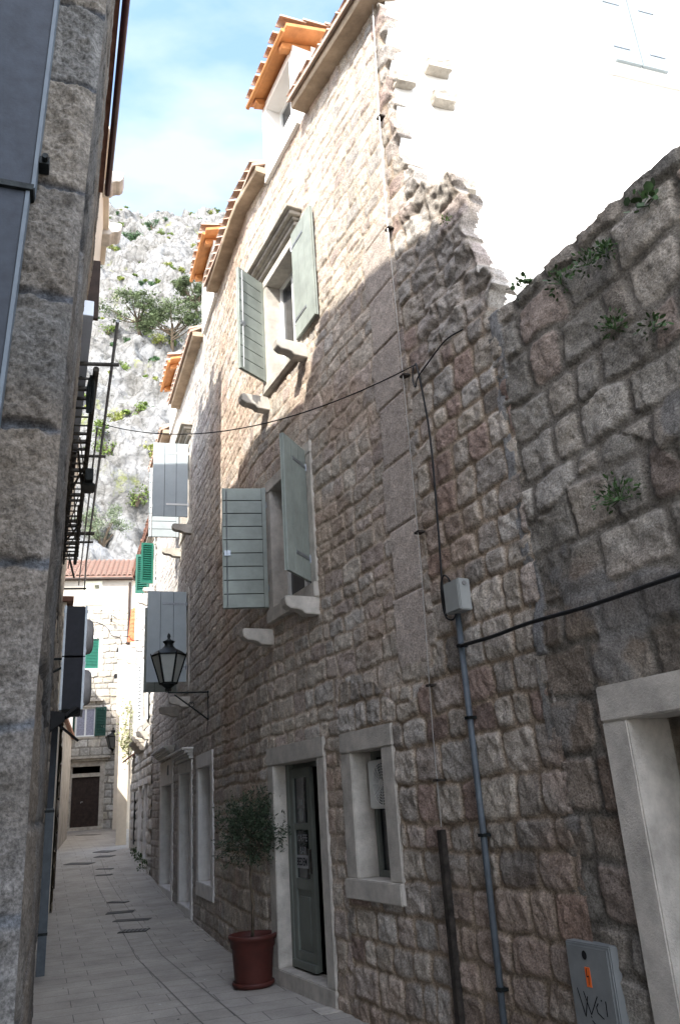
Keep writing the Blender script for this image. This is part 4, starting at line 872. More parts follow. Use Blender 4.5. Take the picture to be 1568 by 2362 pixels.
cable('facade_cable', [(-.62, .06, fz(8.75)), (-.2, .06, fz(8.72)), (.25, .06, fz(8.5)), (.45, .06, fz(8.2)), (.85, .06, fz(8.05)), (.86, .06, fz(7.3)), (.86, .06, fz(6.4)), (.84, .06, fz(5.95)), (1.05, .06, fz(5.9))], .014, 'cable', 'black cable looping across the front of the far house', 'cable', F=FF, smooth_sub=4)
t = thing('cable_bracket', FF(.45, .1, fz(8.9)), 'small iron bracket with insulators high on the far house', 'bracket')
mb = MB(); mb.tube([FF(.42, .03, fz(8.75)), FF(.42, .3, fz(8.95)), FF(.68, .3, fz(8.80))], .018, 5); mb.build('iron_arm', 'iron', t); mb = MB(); mb.box(FF, .38, .46, .2, .3, fz(8.72), fz(8.82)); mb.build('insulator', 'iron_rust', t)
bs = FF(.70, .55, fz(3.86)); lantern('street_lantern', bs, FF, .70, fz(3.95), .55, 1.0, .60, 'small distant black lantern hanging in front of the far house', arm=False, mats=('iron', 'lamp_glass_dark'))
# its bracket comes from the right-hand corner
tl = [o for o in bpy.data.objects if o.name.startswith('street_lantern') and o.get('label', '').startswith('small distant')][0]
mb = MB(); b_ = Vector(bs); mb.tube([b_, b_+Vector((0, 0, -.12)), b_+Vector((.75, .12, -.12))], .018, 5); mb.tube([b_+Vector((.2, .02, -.3)), b_+Vector((.4, .04, -.14)), b_+Vector((.75, .1, -.3))], .012, 5); mb.tube([b_+Vector((.1, 0, .62)), b_+Vector((.8, .1, .6))], .009, 5); mb.build('bracket_arm', 'iron', tl)
# ==================================================================== LEFT SIDE
FLn = [(-.99, 2.5), (-3.05, 8.07)]
def kn(z): return np.interp(z, [0, 2, 2.65, 3.2, 4.2, 5.04, 8.4], [0, 0, .018, .024, .062, .095, .2])
def kf(z): return np.interp(z, [0, 4, 5.7, 7.1, 9.4], [0, 0, .03, .09, .25])
class Tap(Poly):
    def arr(s, S, O, Z):
        S = np.asarray(S, float); Z = np.asarray(Z, float); t = np.clip(S/5.93, 0, 1)
        return Poly.arr(s, S, np.asarray(O, float)+kn(Z)*(1-t)+kf(Z)*t, Z)
FL = Tap([FLn[0], FLn[1]], side=-1, lean=0)
a0 = math.degrees(math.atan2(FLn[1][0]-FLn[0][0], FLn[1][1]-FLn[0][1]))
lb = thing('left_stone_building', (-1.0, 2.5, 0), 'near building at the left edge with large pitted stone blocks and bluish mortar', 'building')
PL = dict(h=(.44, .56), w=(3, 4), joint=.004, rel=.022, rough=.065, warp=.018, round=.05, rag=.035, edge=.022, pal=[(.185, .168, .148), (.175, .162, .145), (.195, .172, .145), (.165, .158, .148)], mortar=(.105, .11, .122), rust=(.19, .15, .11))
# end face looks back at the camera
class Lean:
    def __init__(s): s.d = np.array(pos(70, 1)); s.n = np.array([s.d[1], -s.d[0]]); s.nl = np.array([math.cos(R(a0)), -math.sin(R(a0))])
    def arr(s, S, O, Z):
        S = np.asarray(S, float); O = np.asarray(O, float); Z = np.asarray(Z, float)
        q = np.array([-.99, 2.5])+S[..., None]*s.d+(O)[..., None]*s.n+kn(Z)[..., None]*s.nl
        return np.concatenate([q, Z[..., None]], -1)
    def __call__(s, S, O, Z): return tuple(s.arr(np.array([S*1.0]), np.array([O*1.0]), np.array([Z*1.0]))[0])
FE = Lean()
def fn_end(s, z):
    zz = z
    h, c, m_ = masonry(s*1.0-.0, zz+.0, PL, 91)
    grey = sstep(.45, .65, fbm(s*1.5, z*1.2, 93, 3)); low = sstep(3.2, 1.6, z)
    c = c*(1-low*.5)[:, None]+np.array([.16, .168, .178])[None, :]*(low*.5*(.7+.6*grey))[:, None]
    h = h+(fbm(s*30, z*30, 94, 3, .6)-.5)*.018*m_
    rnd_ = np.maximum(s+.03, 0); h = h*sstep(.0, -.05, s); return h, c, 0, s, z
wall_grid('end_face', FE, np.concatenate([np.arange(-1.2, -.002, .006), [0.]]), np.arange(.2, 6.5, .0065), fn_end, lb, None, 'masonry_near')
mb = MB(); mb.box(FE, -1.2, -.02, -.3, -.06, 6.4, 8.4); mb.build('upper_wall', 'rough_block', lb)
def fn_side(s, z):
    h, c, m_ = masonry(s, z, dict(PL, rough=.035, rel=.02), 97); c = c*.9+.02
    h = (h-.012)*sstep(0, .08, s); return h, c, 0, s, z
wall_grid('alley_face', FL, np.concatenate([np.arange(.0, 1, .012), np.arange(1, 6.0, .03)]), np.arange(-.05, 8.4, .02), fn_side, lb)
mb = MB(); mb.box(lambda s, o, z: FL(s, o, z), .06, 5.93, -2.5, -.1, -.05, 8.35); mb.build('core_wall', 'rough_block', lb)
mb = MB(); mb.box(FL, -.1, 4.9, -3.5, .05, 8.34, 8.40); mb.build('roof', 'tile_brown', lb)
mb = MB(); mb.tube([FL(-.1, .10, 8.33), FL(4.9, .10, 8.33)], .034, 8); mb.build('gutter', 'gutter_red', lb, smooth=True)
du = thing('metal_duct', FE(-.3, .05, 0), 'blue-grey sheet metal duct in two lengths against the near left wall', 'duct')
def dlen(zt, zb, lt, lb_, rt_, rb, o0, o1, nm):
    mb = MB(); mb.hexa([FE(lb_, o0, zb), FE(rb, o0, zb), FE(rb, o1, zb), FE(lb_, o1, zb), FE(lt, o0, zt), FE(rt_, o0, zt), FE(rt_, o1, zt), FE(lt, o1, zt)]); mb.build(nm, 'duct_blue', du, bevel=.004)
    mb = MB(); mb.hexa([FE(rb, o0, zb), FE(rb+.014, o0, zb), FE(rb+.014, o1+.006, zb), FE(rb, o1+.006, zb), FE(rt_, o0, zt), FE(rt_+.014, o0, zt), FE(rt_+.014, o1+.006, zt), FE(rt_, o1+.006, zt)]); mb.build('edge_flange', 'duct_edge', du)
dlen(6.6, 3.86, -.43, -.42, -.215, -.19, .03, .10, 'duct_length'); dlen(3.87, 1.4, -.44, -.47, -.207, -.235, .03, .09, 'duct_length')
mb = MB(); mb.box(FE, -.44, -.18, .02, .108, 3.85, 3.875); mb.build('joint_strip', 'iron', du)
mb = MB(); mb.box(FE, -.19, -.14, .03, .09, 4.0, 4.035); mb.tube([FE(-.155, .09, 4.018), FE(-.155, .115, 4.018)], .012, 8); mb.build('clamp', 'iron', du)
# tall building behind the camera on the left (casts the shade on the courtyard wall)
bb = thing('tall_left_building', (-4, 0, 0), 'plain plastered building set back on the left, mostly outside the picture', 'building')
mb = MB(); FBk = Lin((-2.2, 2.3), -18.5, side=-1); mb.box(FBk, -9.5, .1, -5, 0, -.05, 10.85); mb.build('wall', 'plaster_grey', bb); mb = MB(); mb.box(FBk, -9.6, .2, -5, .12, 10.85, 10.95); mb.build('roof', 'tile_brown', bb)
# next left house
LN = [(-3.30, 8.10), (-3.88, 10.0), (-4.22, 10.9), (-5.6, 14.9)]
class Tap2(Poly):
    def arr(s, S, O, Z): return Poly.arr(s, S, np.asarray(O, float)+np.interp(Z, [0, 5, 8, 9.4, 10.6], [0, .05, .2, .33, .46]), Z)
FL2 = Tap2(LN, side=-1, lean=0); tl2 = float(FL2.L[-1])
l2 = thing('left_plaster_house', (-3.15, 8.08, 0), 'beige plastered house on the left with two stone gutter corbels and iron fittings', 'house')
def fbox_poly(F, nodesL, o0, o1, z0, z1, mb):
    for a, b in zip(nodesL, nodesL[1:]):
        zz = [z for z in (z0, 5, 8, 9.4, z1) if z0 <= z <= z1]
        for c, d in zip(zz, zz[1:]):
            if d-c > .01: mb.box(F, a, b, o0, o1, c, d)
mb = MB(); q2 = list(FL2.L); fbox_poly(FL2, q2[:3], -4, 0, -.05, 10.45, mb); fbox_poly(FL2, q2[2:], -4, 0, -.05, 8.2, mb); mb.build('wall', 'plaster_beige', l2)
PL2 = dict(PB, pal=[(.30, .27, .23), (.33, .30, .26), (.27, .25, .22)], mortar=(.25, .23, .21))
wall_grid('stone_base', FL2, np.arange(0, tl2, .03), np.arange(-.05, 5.2, .03), lambda s, z: (lambda q: (q[0]+.03, q[1], 0, s, z))(masonry(s, z, PL2, 103)), l2, None, 'masonry_far')
mb = MB(); fbox_poly(FL2, q2[:3], -4.2, .08, 10.45, 10.5, mb); fbox_poly(FL2, q2[2:], -4.2, .02, 8.2, 8.3, mb); mb.build('roof', 'plaster_beige', l2)
for s in (1.1, 2.2): corbel(l2, FL2, s, 10.62, w=.30, l=.28, h=.26)
w = part_empty('window', 'narrow dark upper window with an open dark red shutter', l2); F_ = Lin(FL2(.95, .0, 8.4)[:2], a0+95); mb = MB(); mb.box(F_, -.05, .23, -.03, .03, 8.0, 8.95); mb.box(F_, -.0, .2, .03, .04, 8.1, 8.85); mb.build('shutter', 'wood_dark', w)
# white channel: its lit near part and dark far part are two painted tones
mat('channel_lit', (.80, .84, .92), .6, var=.03)
mat('channel_shaded', (.12, .115, .11), .7, var=.15)
ch = thing('wall_channel', (-2.1, 6.0, 5.9), 'long white metal channel along the left wall above the alley, its lit and shaded lengths put into the colour', 'channel')
def PX(a, b, t, dx=0, dz=0): return (a[0]+(b[0]-a[0])*t+dx, a[1]+(b[1]-a[1])*t, a[2]+(b[2]-a[2])*t+dz)
CA, CB = (-2.17, 6.06, 5.9), (-4.90, 13.1, 5.9)
mb = MB()
def beam(mb, a, b, w_, h_, mi=0):
    a = Vector(a); b = Vector(b); d = (b-a).normalized(); x = Vector((d.y, -d.x, 0)).normalized()*w_/2; z = Vector((0, 0, h_))
    mb.hexa([a-x, a+x, b+x, b-x, a-x+z, a+x+z, b+x+z, b-x+z], mi)
beam(mb, CA, PX(CA, CB, .4), .10, .16, 0); mb.build('lit_length', 'channel_lit', ch, bevel=.004)
mb = MB(); beam(mb, PX(CA, CB, .4), CB, .09, .15, 0); mb.build('shaded_length', 'channel_shaded', ch, bevel=.004)
mb = MB()
for t in (.15, .45, .6, .75, .9): q = PX(CA, CB, t); mb.tube([(q[0], q[1], q[2]-.012), (q[0], q[1], q[2]+.01)], .014, 8)
mb.build('bolt', 'iron', ch)
# iron rack
mat('rail_pale', (.36, .37, .38), .5, var=.2, scale=20)
mat('rack_iron', (.085, .078, .068), .8, var=.35, scale=15, bump=.4)
mat('channel_lit', (.80, .84, .92), .6, var=.03)
mat('channel_shaded', (.12, .115, .11), .7, var=.15)
rk = thing('iron_rack', (-2.0, 6.3, 5.8), 'long rusty iron rack of rails and cross arms fixed high along the left wall', 'rack')
RA, RB = (-1.93, 6.18, 5.9), (-4.52, 13.24, 5.9)
mb = MB(); mb.tube([RA, RB, (-5.2, 15.2, 5.9)], .017, 6); mb.build('outer_rail', 'rail_pale', rk)
mb = MB(); I0 = PX(RA, RB, .10, -.16, -.06); I1 = PX(RA, RB, 1.0, -.2, -.06); mb.tube([I0, I1], .030, 8); mb.build('inner_rail', 'rack_iron', rk)
mb = MB(); mb.tube([PX(RA, RB, .28, -.08, -.05), PX(RA, RB, 1.2, -.09, -.05)], .012, 6); mb.build('middle_rail', 'rail_pale', rk)
for t in (.10, .40, .80, .86, 1.25):
    q = PX(RA, RB, t, .07, -.03); mb = MB(); mb.tube([q, (q[0]-.62, q[1]-.10, q[2]+.01)], .02 if t != .8 else .03, 7); mb.build('cross_arm', 'rack_iron', rk)
mb = MB(); mb.tube([PX(RA, RB, .12, -.36, -.05), PX(RA, RB, 1.0, -.40, -.05)], .022, 6); mb.build('wall_rail', 'rack_iron', rk)
for i_ in range(30):
    t = .13+.029*i_; q = PX(RA, RB, t, -.15, -.05); mb = MB(); mb.tube([q, (q[0]-.22, q[1]-.05, q[2])], rnd.choice([.012, .016, .022, .03]), 6); mb.build('rung', 'rack_iron', rk)
rgx = random.Random(9)
mb = MB()
for k in range(14):
    t0 = .3+.05*k; q = PX(RA, RB, t0, -.16-rgx.uniform(0, .25), -.1); mb.tube([q, PX(RA, RB, t0+rgx.uniform(.04, .2), -.16-rgx.uniform(0, .25), -.1-rgx.uniform(0, .12))], rgx.uniform(.008, .02), 5)
mb.build('bracing', 'rack_iron', rk)
q = PX(RA, RB, .12, -.2, -.05); mb = MB(); mb.tube([(q[0]+.03*math.cos(a), q[1]+.0, q[2]-.22+.2*math.sin(a)) for a in np.linspace(0, 6.28, 20)], .018, 6); mb.tube([q, (q[0]-.02, q[1], q[2]-.42)], .02, 6); tag(mb.build('rope_coil', 'iron', None, origin=q), 'coil of dark hose hanging from the near end of the iron rack', 'hose coil')
q = PX(RA, RB, .42, -.12, -.25); mb = MB(); FQ = Lin(q[:2], a0, side=-1); mb.box(FQ, 0, .5, -.05, .05, q[2]-.02, q[2]+.14); mb.box(FQ, .1, .4, -.08, .08, q[2]-.05, q[2]-.02); tag(mb.build('floodlight', 'iron', None, origin=q, bevel=.01), 'dark boxy floodlight hanging under the iron rack', 'floodlight')
q = Vector(FL2(2.6, .12, 5.2)); mb = MB(); mb.tube([FL2(.2, .1, 5.9), FL2(.9, .06, 5.0), FL2(2.0, .05, 4.6), FL2(3.5, .05, 4.3), FL2(5, .05, 4.2)], .03, 6); tag(mb.build('wall_cable', 'cable', None, origin=q, smooth=True), 'thick black cable bundle hugging the left wall behind the white channel', 'cable')
# stacked air conditioners
def acu(z, lab, first):
    y = 8.9; x = -math.tan(R(20.1))*y; t = thing('air_conditioner', (x, y, z), lab, 'air conditioner', 'air conditioners on the left wall')
    F = Lin((x, y), 71, side=-1)
    mb = MB(); mb.box(F, 0.02, .225, -.75, 0, z, z+.58); mb.build('casing', 'ac_black', t, bevel=.008)
    mb = MB(); mb.box(F, -.005, .02, -.76, .012, z-.004, z+.585); mb.box(F, .225, .25, -.76, .012, z-.004, z+.585)
    for zz in (z+.04, z+.5):
        mb.box(F, -.012, -.005, -.03, .006, zz, zz+.03); mb.box(F, .25, .257, -.03, .006, zz, zz+.03)
    mb.build('edge_trim', 'galvanised', t, bevel=.003)
    mb = MB(); FS = Lin(F(.25, -.36, 0)[:2], -19, side=-1); cz = z+.29
    prof = [(0, .08), (.10, .085), (.17, .075), (.20, .05), (.215, .0)]
    n = 24; vs = []; 
    for r_, o_ in prof:
        for k in range(n): a = 2*math.pi*k/n; vs.append(FS(math.cos(a)*r_, o_, cz+math.sin(a)*r_))
    mb.add(vs, [(i*n+k, i*n+(k+1) % n, (i+1)*n+(k+1) % n, (i+1)*n+k) for i in range(len(prof)-1) for k in range(n)]); mb.build('fan_cover', 'plaster_grey', t, smooth=True)
    mb = MB(); mb.tube([F(0, -.1, z-.02), F(-.5, -.1, z-.02)], .015, 5); mb.tube([F(.2, -.1, z-.02), F(-.4, -.1, z-.32)], .015, 5); mb.build('wall_bracket', 'iron', t)
acu(3.36, 'upper of the two black stacked air conditioner units on the left wall', 1); acu(2.76, 'lower of the two black stacked air conditioner units on the left wall', 0)
y = 8.6; x = -math.tan(R(20.35))*y; t = thing('wall_spotlight', (x, y, 2.55), 'black cone shaped wall lamp below the stacked air conditioners', 'wall lamp')
mb = MB(); F = Lin((x, y), 71, side=-1); vs = [F(-.14, -.1, 2.42), F(-.14, .1, 2.42), F(-.14, .1, 2.72), F(-.14, -.1, 2.72), F(.10, -.05, 2.60), F(.10, .05, 2.60), F(.10, .05, 2.68), F(.10, -.05, 2.68)]; mb.hexa([vs[0], vs[1], vs[5], vs[4], vs[3], vs[2], vs[6], vs[7]]); mb.build('lamp_shade', 'black', t)
mb = MB(); mb.tube([F(.0, 0, 2.6), F(.25, -.1, 2.4)], .015, 5); mb.tube([F(.1, 0, 2.64), F(.22, -.1, 2.75)], .03, 5); mb.build('lamp_arm', 'black', t)
# downpipe at the left
dp = thing('downpipe', (-3.62, 9.85, 0), 'square blue-grey downpipe standing on the paving at the left wall', 'pipe')
mb = MB(); F = Lin((-3.70, 9.86), 71, side=-1)
mb.box(F, 0.0, .095, -.07, .0, -.02, 1.75); mb.build('lower_pipe', 'pipe_grey', dp, bevel=.006); mb = MB(); mb.box(F, .012, .085, -.065, -.005, 1.75, 2.75); mb.build('upper_pipe', 'duct_blue', dp, bevel=.004)
for z in (.4, 1.7): mb = MB(); mb.box(F, -.06, .10, -.08, .004, z, z+.03); mb.build('bracket', 'iron', dp)
# house 3 left: ochre stone, red door; house 4: grey plaster
L3 = [(-5.42, 14.95), (-7.50, 20.5)]; L4 = [(-7.58, 20.5), (-10.45, 30.0), (-12.35, 35.3)]
FL3 = Poly(L3, side=-1); FL4 = Poly(L4, side=-1)
l3 = thing('left_ochre_house', (-5.42, 14.95, 0), 'stained ochre stone house with a red door farther along the left side', 'house')
mb = MB(); mb.box(FL3, 0, float(FL3.L[-1]), -4, -.02, 0, 5.6); mb.build('wall', 'plaster_beige', l3)
wall_grid('stone_face', FL3, np.arange(0, float(FL3.L[-1]), .03), np.arange(0, 5.6, .03), lambda s, z: (lambda q: (q[0], q[1], 0, s, z))(masonry(s, z, dict(PB, pal=[(.34, .28, .20), (.38, .31, .22), (.30, .26, .21)], mortar=(.28, .24, .2)), 113)), l3, None, 'masonry_far')
w = part_empty('door', 'rust red door seen edge on', l3); mb = MB(); mb.box(FL3, 3.1, 4.1, 0, .07, .3, 2.6); mb.build('door_leaf', 'door_red', w); mb = MB(); mb.box(FL3, 3.0, 3.1, 0, .09, .3, 2.75); mb.box(FL3, 4.1, 4.2, 0, .09, .3, 2.75); mb.build('door_frame', 'wood_dark', w)
l4 = thing('left_grey_house', (-7.58, 20.5, .5), 'pale grey plastered house at the far left end of the alley', 'house')
mb = MB(); q_ = list(FL4.L); fbox_poly(FL4, q_[:2], -4, 0, .2, 4.4, mb); fbox_poly(FL4, q_[1:], -4, 0, .2, 7.8, mb); mb.build('wall', 'plaster_grey', l4)
mb = MB(); fbox_poly(FL4, q_[:2], -4.2, .12, 4.4, 4.5, mb); fbox_poly(FL4, q_[1:], -4.2, .12, 7.8, 7.9, mb); mb.build('roof', 'tile_brown', l4)
mb = MB(); mb.box(FL3, -.1, float(FL3.L[-1])+.05, -4.2, .1, 5.6, 5.7); mb.build('roof', 'tile_brown', l3)
# ==================================================================== GROUND
g = MB(); xs = [-60, -16, -13, -11, -9, -8, -7, -6, -5, -4, -3, -2, -1, 0, 1, 2, 4, 8, 60]; ys = [-60, -8, 0, 4, 8, 11, 12, 13, 14, 15, 16.5, 18, 20, 22, 23.5, 27, 31, 35.4, 40, 50]
for y in ys:
    for x in xs: g.v.append((x, y, gz(y)))
for j in range(len(ys)-1):
    for i in range(len(xs)-1): a = j*len(xs)+i; g.face((a, a+1, a+len(xs)+1, a+len(xs)))
m_ = bpy.data.materials.new('paving'); t, b = nt(m_); N = t.nodes; L = t.links; MATS['paving'] = m_
tc = N.new('ShaderNodeTexCoord'); mp = N.new('ShaderNodeMapping'); mp.inputs['Rotation'].default_value = (0, 0, R(-21)); L.new(tc.outputs['Object'], mp.inputs['Vector'])
dn = N.new('ShaderNodeTexNoise'); dn.inputs['Scale'].default_value = 1.2; L.new(tc.outputs['Object'], dn.inputs['Vector'])
br = N.new('ShaderNodeTexBrick'); br.inputs['Scale'].default_value = 1; br.inputs['Brick Width'].default_value = .62; br.inputs['Row Height'].default_value = .31; br.inputs['Mortar Size'].default_value = .0045; br.inputs['Mortar Smooth'].default_value = .3; br.offset = .37; br.offset_frequency = 2
br.inputs['Color1'].default_value = (.355, .33, .295, 1); br.inputs['Color2'].default_value = (.40, .372, .335, 1); br.inputs['Mortar'].default_value = (.13, .122, .115, 1); br.inputs['Bias'].default_value = 0
L.new(mp.outputs[0], br.inputs['Vector'])
n1 = N.new('ShaderNodeTexNoise'); n1.inputs['Scale'].default_value = 1.7; n1.inputs['Detail'].default_value = 8; n1.inputs['Roughness'].default_value = .7; L.new(tc.outputs['Object'], n1.inputs['Vector'])
mr = N.new('ShaderNodeMapRange'); mr.inputs['From Min'].default_value = .3; mr.inputs['From Max'].default_value = .7; mr.inputs['To Min'].default_value = .66; mr.inputs['To Max'].default_value = 1.12; L.new(n1.outputs['Fac'], mr.inputs['Value'])
n3 = N.new('ShaderNodeTexNoise'); n3.inputs['Scale'].default_value = 45; n3.inputs['Detail'].default_value = 5; L.new(tc.outputs['Object'], n3.inputs['Vector'])
mr2 = N.new('ShaderNodeMapRange'); mr2.inputs['From Min'].default_value = .3; mr2.inputs['From Max'].default_value = .7; mr2.inputs['To Min'].default_value = .86; mr2.inputs['To Max'].default_value = 1.08; L.new(n3.outputs['Fac'], mr2.inputs['Value'])
ma = N.new('ShaderNodeMath'); ma.operation = 'MULTIPLY'; L.new(mr.outputs[0], ma.inputs[0]); L.new(mr2.outputs[0], ma.inputs[1])
mm = N.new('ShaderNodeMix'); mm.data_type = 'RGBA'; mm.blend_type = 'MULTIPLY'; mm.inputs['Factor'].default_value = 1; L.new(br.outputs['Color'], mm.inputs['A']); L.new(ma.outputs[0], mm.inputs['B']); L.new(mm.outputs['Result'], b.inputs['Base Color'])
b.inputs['Roughness'].default_value = .62; b.inputs['Specular IOR Level'].default_value = .3
bp = N.new('ShaderNodeBump'); bp.inputs['Strength'].default_value = .35; bp.inputs['Distance'].default_value = .006
mh = N.new('ShaderNodeMath'); mh.operation = 'MULTIPLY_ADD'; mh.inputs[1].default_value = -1.2; L.new(br.outputs['Fac'], mh.inputs[0]); L.new(n3.outputs['Fac'], mh.inputs[2]); L.new(mh.outputs[0], bp.inputs['Height']); L.new(bp.outputs[0], b.inputs['Normal'])
tag(g.build('paving', 'paving', None), kind='structure')
def gline(pts, w_, nm, matn='grate'):
    mb = MB()
    for a, b_ in zip(pts, pts[1:]):
        n = 6
        for k in range(n):
            p = [a[i]+(b_[i]-a[i])*k/n for i in range(2)]; q = [a[i]+(b_[i]-a[i])*(k+1)/n for i in range(2)]
            dx, dy = q[0]-p[0], q[1]-p[1]; L_ = math.hypot(dx, dy); nx, ny = -dy/L_*w_/2, dx/L_*w_/2
            mb.add([(p[0]+nx, p[1]+ny, gz(p[1])+.004), (q[0]+nx, q[1]+ny, gz(q[1])+.004), (q[0]-nx, q[1]-ny, gz(q[1])+.004), (p[0]-nx, p[1]-ny, gz(p[1])+.004)], [(0, 1, 2, 3)])
    return tag(mb.build(nm, matn, None, recalc=False), kind='structure')
mat('joint', (.12, .115, .11), .9)
gline([(-.2, 4.8), (-1.37, 7.32), (-2.78, 10.63), (-3.4, 12.33), (-4.48, 15.2), (-5.74, 18.41), (-7.0, 22)], .007, 'paving_joint', 'joint')
gline([(.1, 4.7), (-1.01, 7.23), (-2.5, 10.72), (-3.22, 12.72), (-4.43, 15.8), (-5.62, 18.84), (-6.66, 21.71)], .007, 'paving_joint', 'joint')
GR = [((-4.66, 15.62), (-4.30, 15.47), .16, 1, 'first slotted'), ((-4.29, 14.35), (-3.85, 14.40), .22, 0, 'solid dark'), ((-3.95, 13.59), (-3.38, 13.55), .18, 0, 'widest dark'), ((-3.58, 12.58), (-3.17, 12.58), .26, 1, 'nearest slotted'),
      ((-6.27, 20.08), (-5.87, 19.98), .13, 0, ''), ((-5.97, 19.12), (-5.61, 19.09), .12, 0, ''), ((-7.32, 23.12), (-6.84, 22.91), .35, 1, ''), ((-6.99, 22.15), (-6.52, 22.02), .3, 1, ''), ((-7.43, 21.19), (-6.72, 20.96), .28, 0, ''), ((-10.66, 31.5), (-9.79, 30.95), .35, 0, '')]
labs = ['slotted grate just beyond the two plain ones', 'plain dark drain cover, second from the nearest grates', 'widest plain dark drain cover in the middle of the alley', 'nearest slotted iron drain grate with open holes',
        'farther thin drain cover of a close pair', 'nearer thin drain cover of a close pair', 'farther of two slotted grates side by side at the alley bend', 'nearer of two slotted grates side by side at the alley bend', 'drain cover beside the left wall at the red door', 'drain cover in front of the far house doorstep']
for (a, b_, dp_, slot, _), lab in zip(GR, labs):
    mb = MB(); a = Vector((*a, 0)); b_ = Vector((*b_, 0)); d = (b_-a).normalized(); n = Vector((-d.y, d.x, 0)); Lg = (b_-a).length
    z = gz((a.y+b_.y)/2); sl_ = (gz(a.y+1)-gz(a.y-1))/2
    def q(u, v, h): p = a+d*u+n*v; return (p.x, p.y, gz(p.y)+h)
    mb.hexa([q(0, 0, .003), q(Lg, 0, .003), q(Lg, dp_, .003), q(0, dp_, .003), q(0, 0, .009), q(Lg, 0, .009), q(Lg, dp_, .009), q(0, dp_, .009)])
    if slot:
        k = 7
        for i in range(k):
            u0 = Lg*(i+.25)/k; u1 = Lg*(i+.75)/k; mb.hexa([q(u0, dp_*.15, .009), q(u1, dp_*.15, .009), q(u1, dp_*.85, .009), q(u0, dp_*.85, .009), q(u0, dp_*.15, .014), q(u1, dp_*.15, .014), q(u1, dp_*.85, .014), q(u0, dp_*.85, .014)], 1)
    o = mb.build('drain_grate', ['grate' if slot else 'box_grey' if False else 'joint', 'plaster_grey'], None, origin=q(0, 0, 0)); tag(o, lab, 'drain cover', 'drain covers along the middle of the alley')
for (x, y, a, lab) in ((-.33, 7.5, .3, 'pale loose slab on the paving below the small stone window'), (-2.02, 11.6, .25, 'pale square slab patch on the paving left of the olive pot'), (-2.35, 12.4, .2, 'farther pale square slab patch along the right wall base')):
    mb = MB(); c, s_ = math.cos(R(24)), math.sin(R(24)); q = lambda u, v, h: (x+u*c-v*s_, y+u*s_+v*c, gz(y)+h)
    k = a/2; mb.hexa([q(-k, -k*.7, .002), q(k, -k*.7, .002), q(k, k*.7, .002), q(-k, k*.7, .002), q(-k, -k*.7, .008), q(k, -k*.7, .008), q(k, k*.7, .008), q(-k, k*.7, .008)]); tag(mb.build('paving_patch', 'limestone', None, origin=(x, y, 0)), lab, 'slab')
rg = random.Random(21)
for i in range(16):
    x = rg.uniform(-3.2, -.5); y = rg.uniform(6.8, 12); 
    if x > -.2-(y-7)*.42 or x < -2.7-(y-7.7)*.33: continue
    mb = MB(); r_ = rg.uniform(.008, .016); n = 6; mb.add([(x+r_*math.cos(6.28*k/n)*rg.uniform(.7, 1.2), y+r_*math.sin(6.28*k/n)*rg.uniform(.7, 1.2), .004) for k in range(n)]+[(x, y, .009)], [(k, (k+1) % n, n) for k in range(n)])
    tag(mb.build('litter', rg.choice(['joint', 'joint', 'litter']), None, origin=(x, y, 0)), 'tiny scrap of litter lying on the paving stones', 'litter', 'scraps on the paving')
# ==================================================================== HILLSIDE
ca = R(-13); Du = np.array([math.cos(ca), -math.sin(ca)]); Dd = np.array([math.sin(ca), math.cos(ca)]); nrm = np.array([0, -.786, .618])  # (lateral, depth, up)
def hill_disp(u, v):
    a = u*.80+v*.6; b_ = -u*.6+v*.80       # diagonal strata
    w_ = (fbm(u/9, v/9, 301, 3)-.5)*5
    r1 = 1-np.abs(2*fbm((a+w_)/7, (b_)/17, 302, 3)-1); r2 = 1-np.abs(2*fbm((a+w_)/2.4, b_/6, 303, 3)-1); r3 = 1-np.abs(2*fbm(a/.9, b_/2.0, 304, 3)-1)
    big = (fbm(u/26, v/30, 305, 3)-.5)*9
    return big+(r1-.6)*7+(r2-.6)*3.2+(r3-.6)*1.1+(fbm(u*1.6, v*1.6, 306, 3, .6)-.5)*.9
def hill_pt(u, v, lift=0):   # v = slope distance
    u = np.asarray(u, float); v = np.asarray(v, float)
    crest = 141+(fbm(u/9, u*0, 311, 3)-.5)*5+(fbm(u/2.5, u*0, 312, 2)-.5)*2.5
    k = .618; D = 45+np.minimum(v, crest)*k+np.maximum(v-crest, 0)*1.0; Z = 5.3+np.minimum(v, crest)*.786-np.maximum(v-crest, 0)*.4
    h = hill_disp(u, v)+lift; D = D-h*.786*.8; Z = Z+h*.45
    return np.stack([Dd[0]*D+Du[0]*u, Dd[1]*D+Du[1]*u, Z], -1)
U = np.concatenate([np.arange(-60, -24, 1.5), np.arange(-24, 22, .2), np.arange(22, 70, 1.5)]); V = np.concatenate([np.arange(0, 148, .27), np.arange(148, 200, 4)])
UU, VV = np.meshgrid(U, V); Pt = hill_pt(UU.ravel(), VV.ravel()); ns, nv = len(U), len(V)
ii, jj = np.meshgrid(np.arange(ns-1), np.arange(nv-1)); a = (jj*ns+ii).ravel(); q = np.stack([a, a+1, a+ns+1, a+ns], 1)
me = bpy.data.meshes.new('hillside'); me.vertices.add(len(Pt)); me.vertices.foreach_set('co', Pt.astype(np.float32).ravel()); me.loops.add(q.size); me.loops.foreach_set('vertex_index', q.ravel().astype(np.int32)); me.polygons.add(len(q)); me.polygons.foreach_set('loop_start', np.arange(0, q.size, 4, dtype=np.int32)); me.polygons.foreach_set('loop_total', np.full(len(q), 4, np.int32)); me.update(calc_edges=True)
m_ = bpy.data.materials.new('hill_rock'); t, b = nt(m_); N = t.nodes; L = t.links; b.inputs['Roughness'].default_value = .95; b.inputs['Specular IOR Level'].default_value = .1
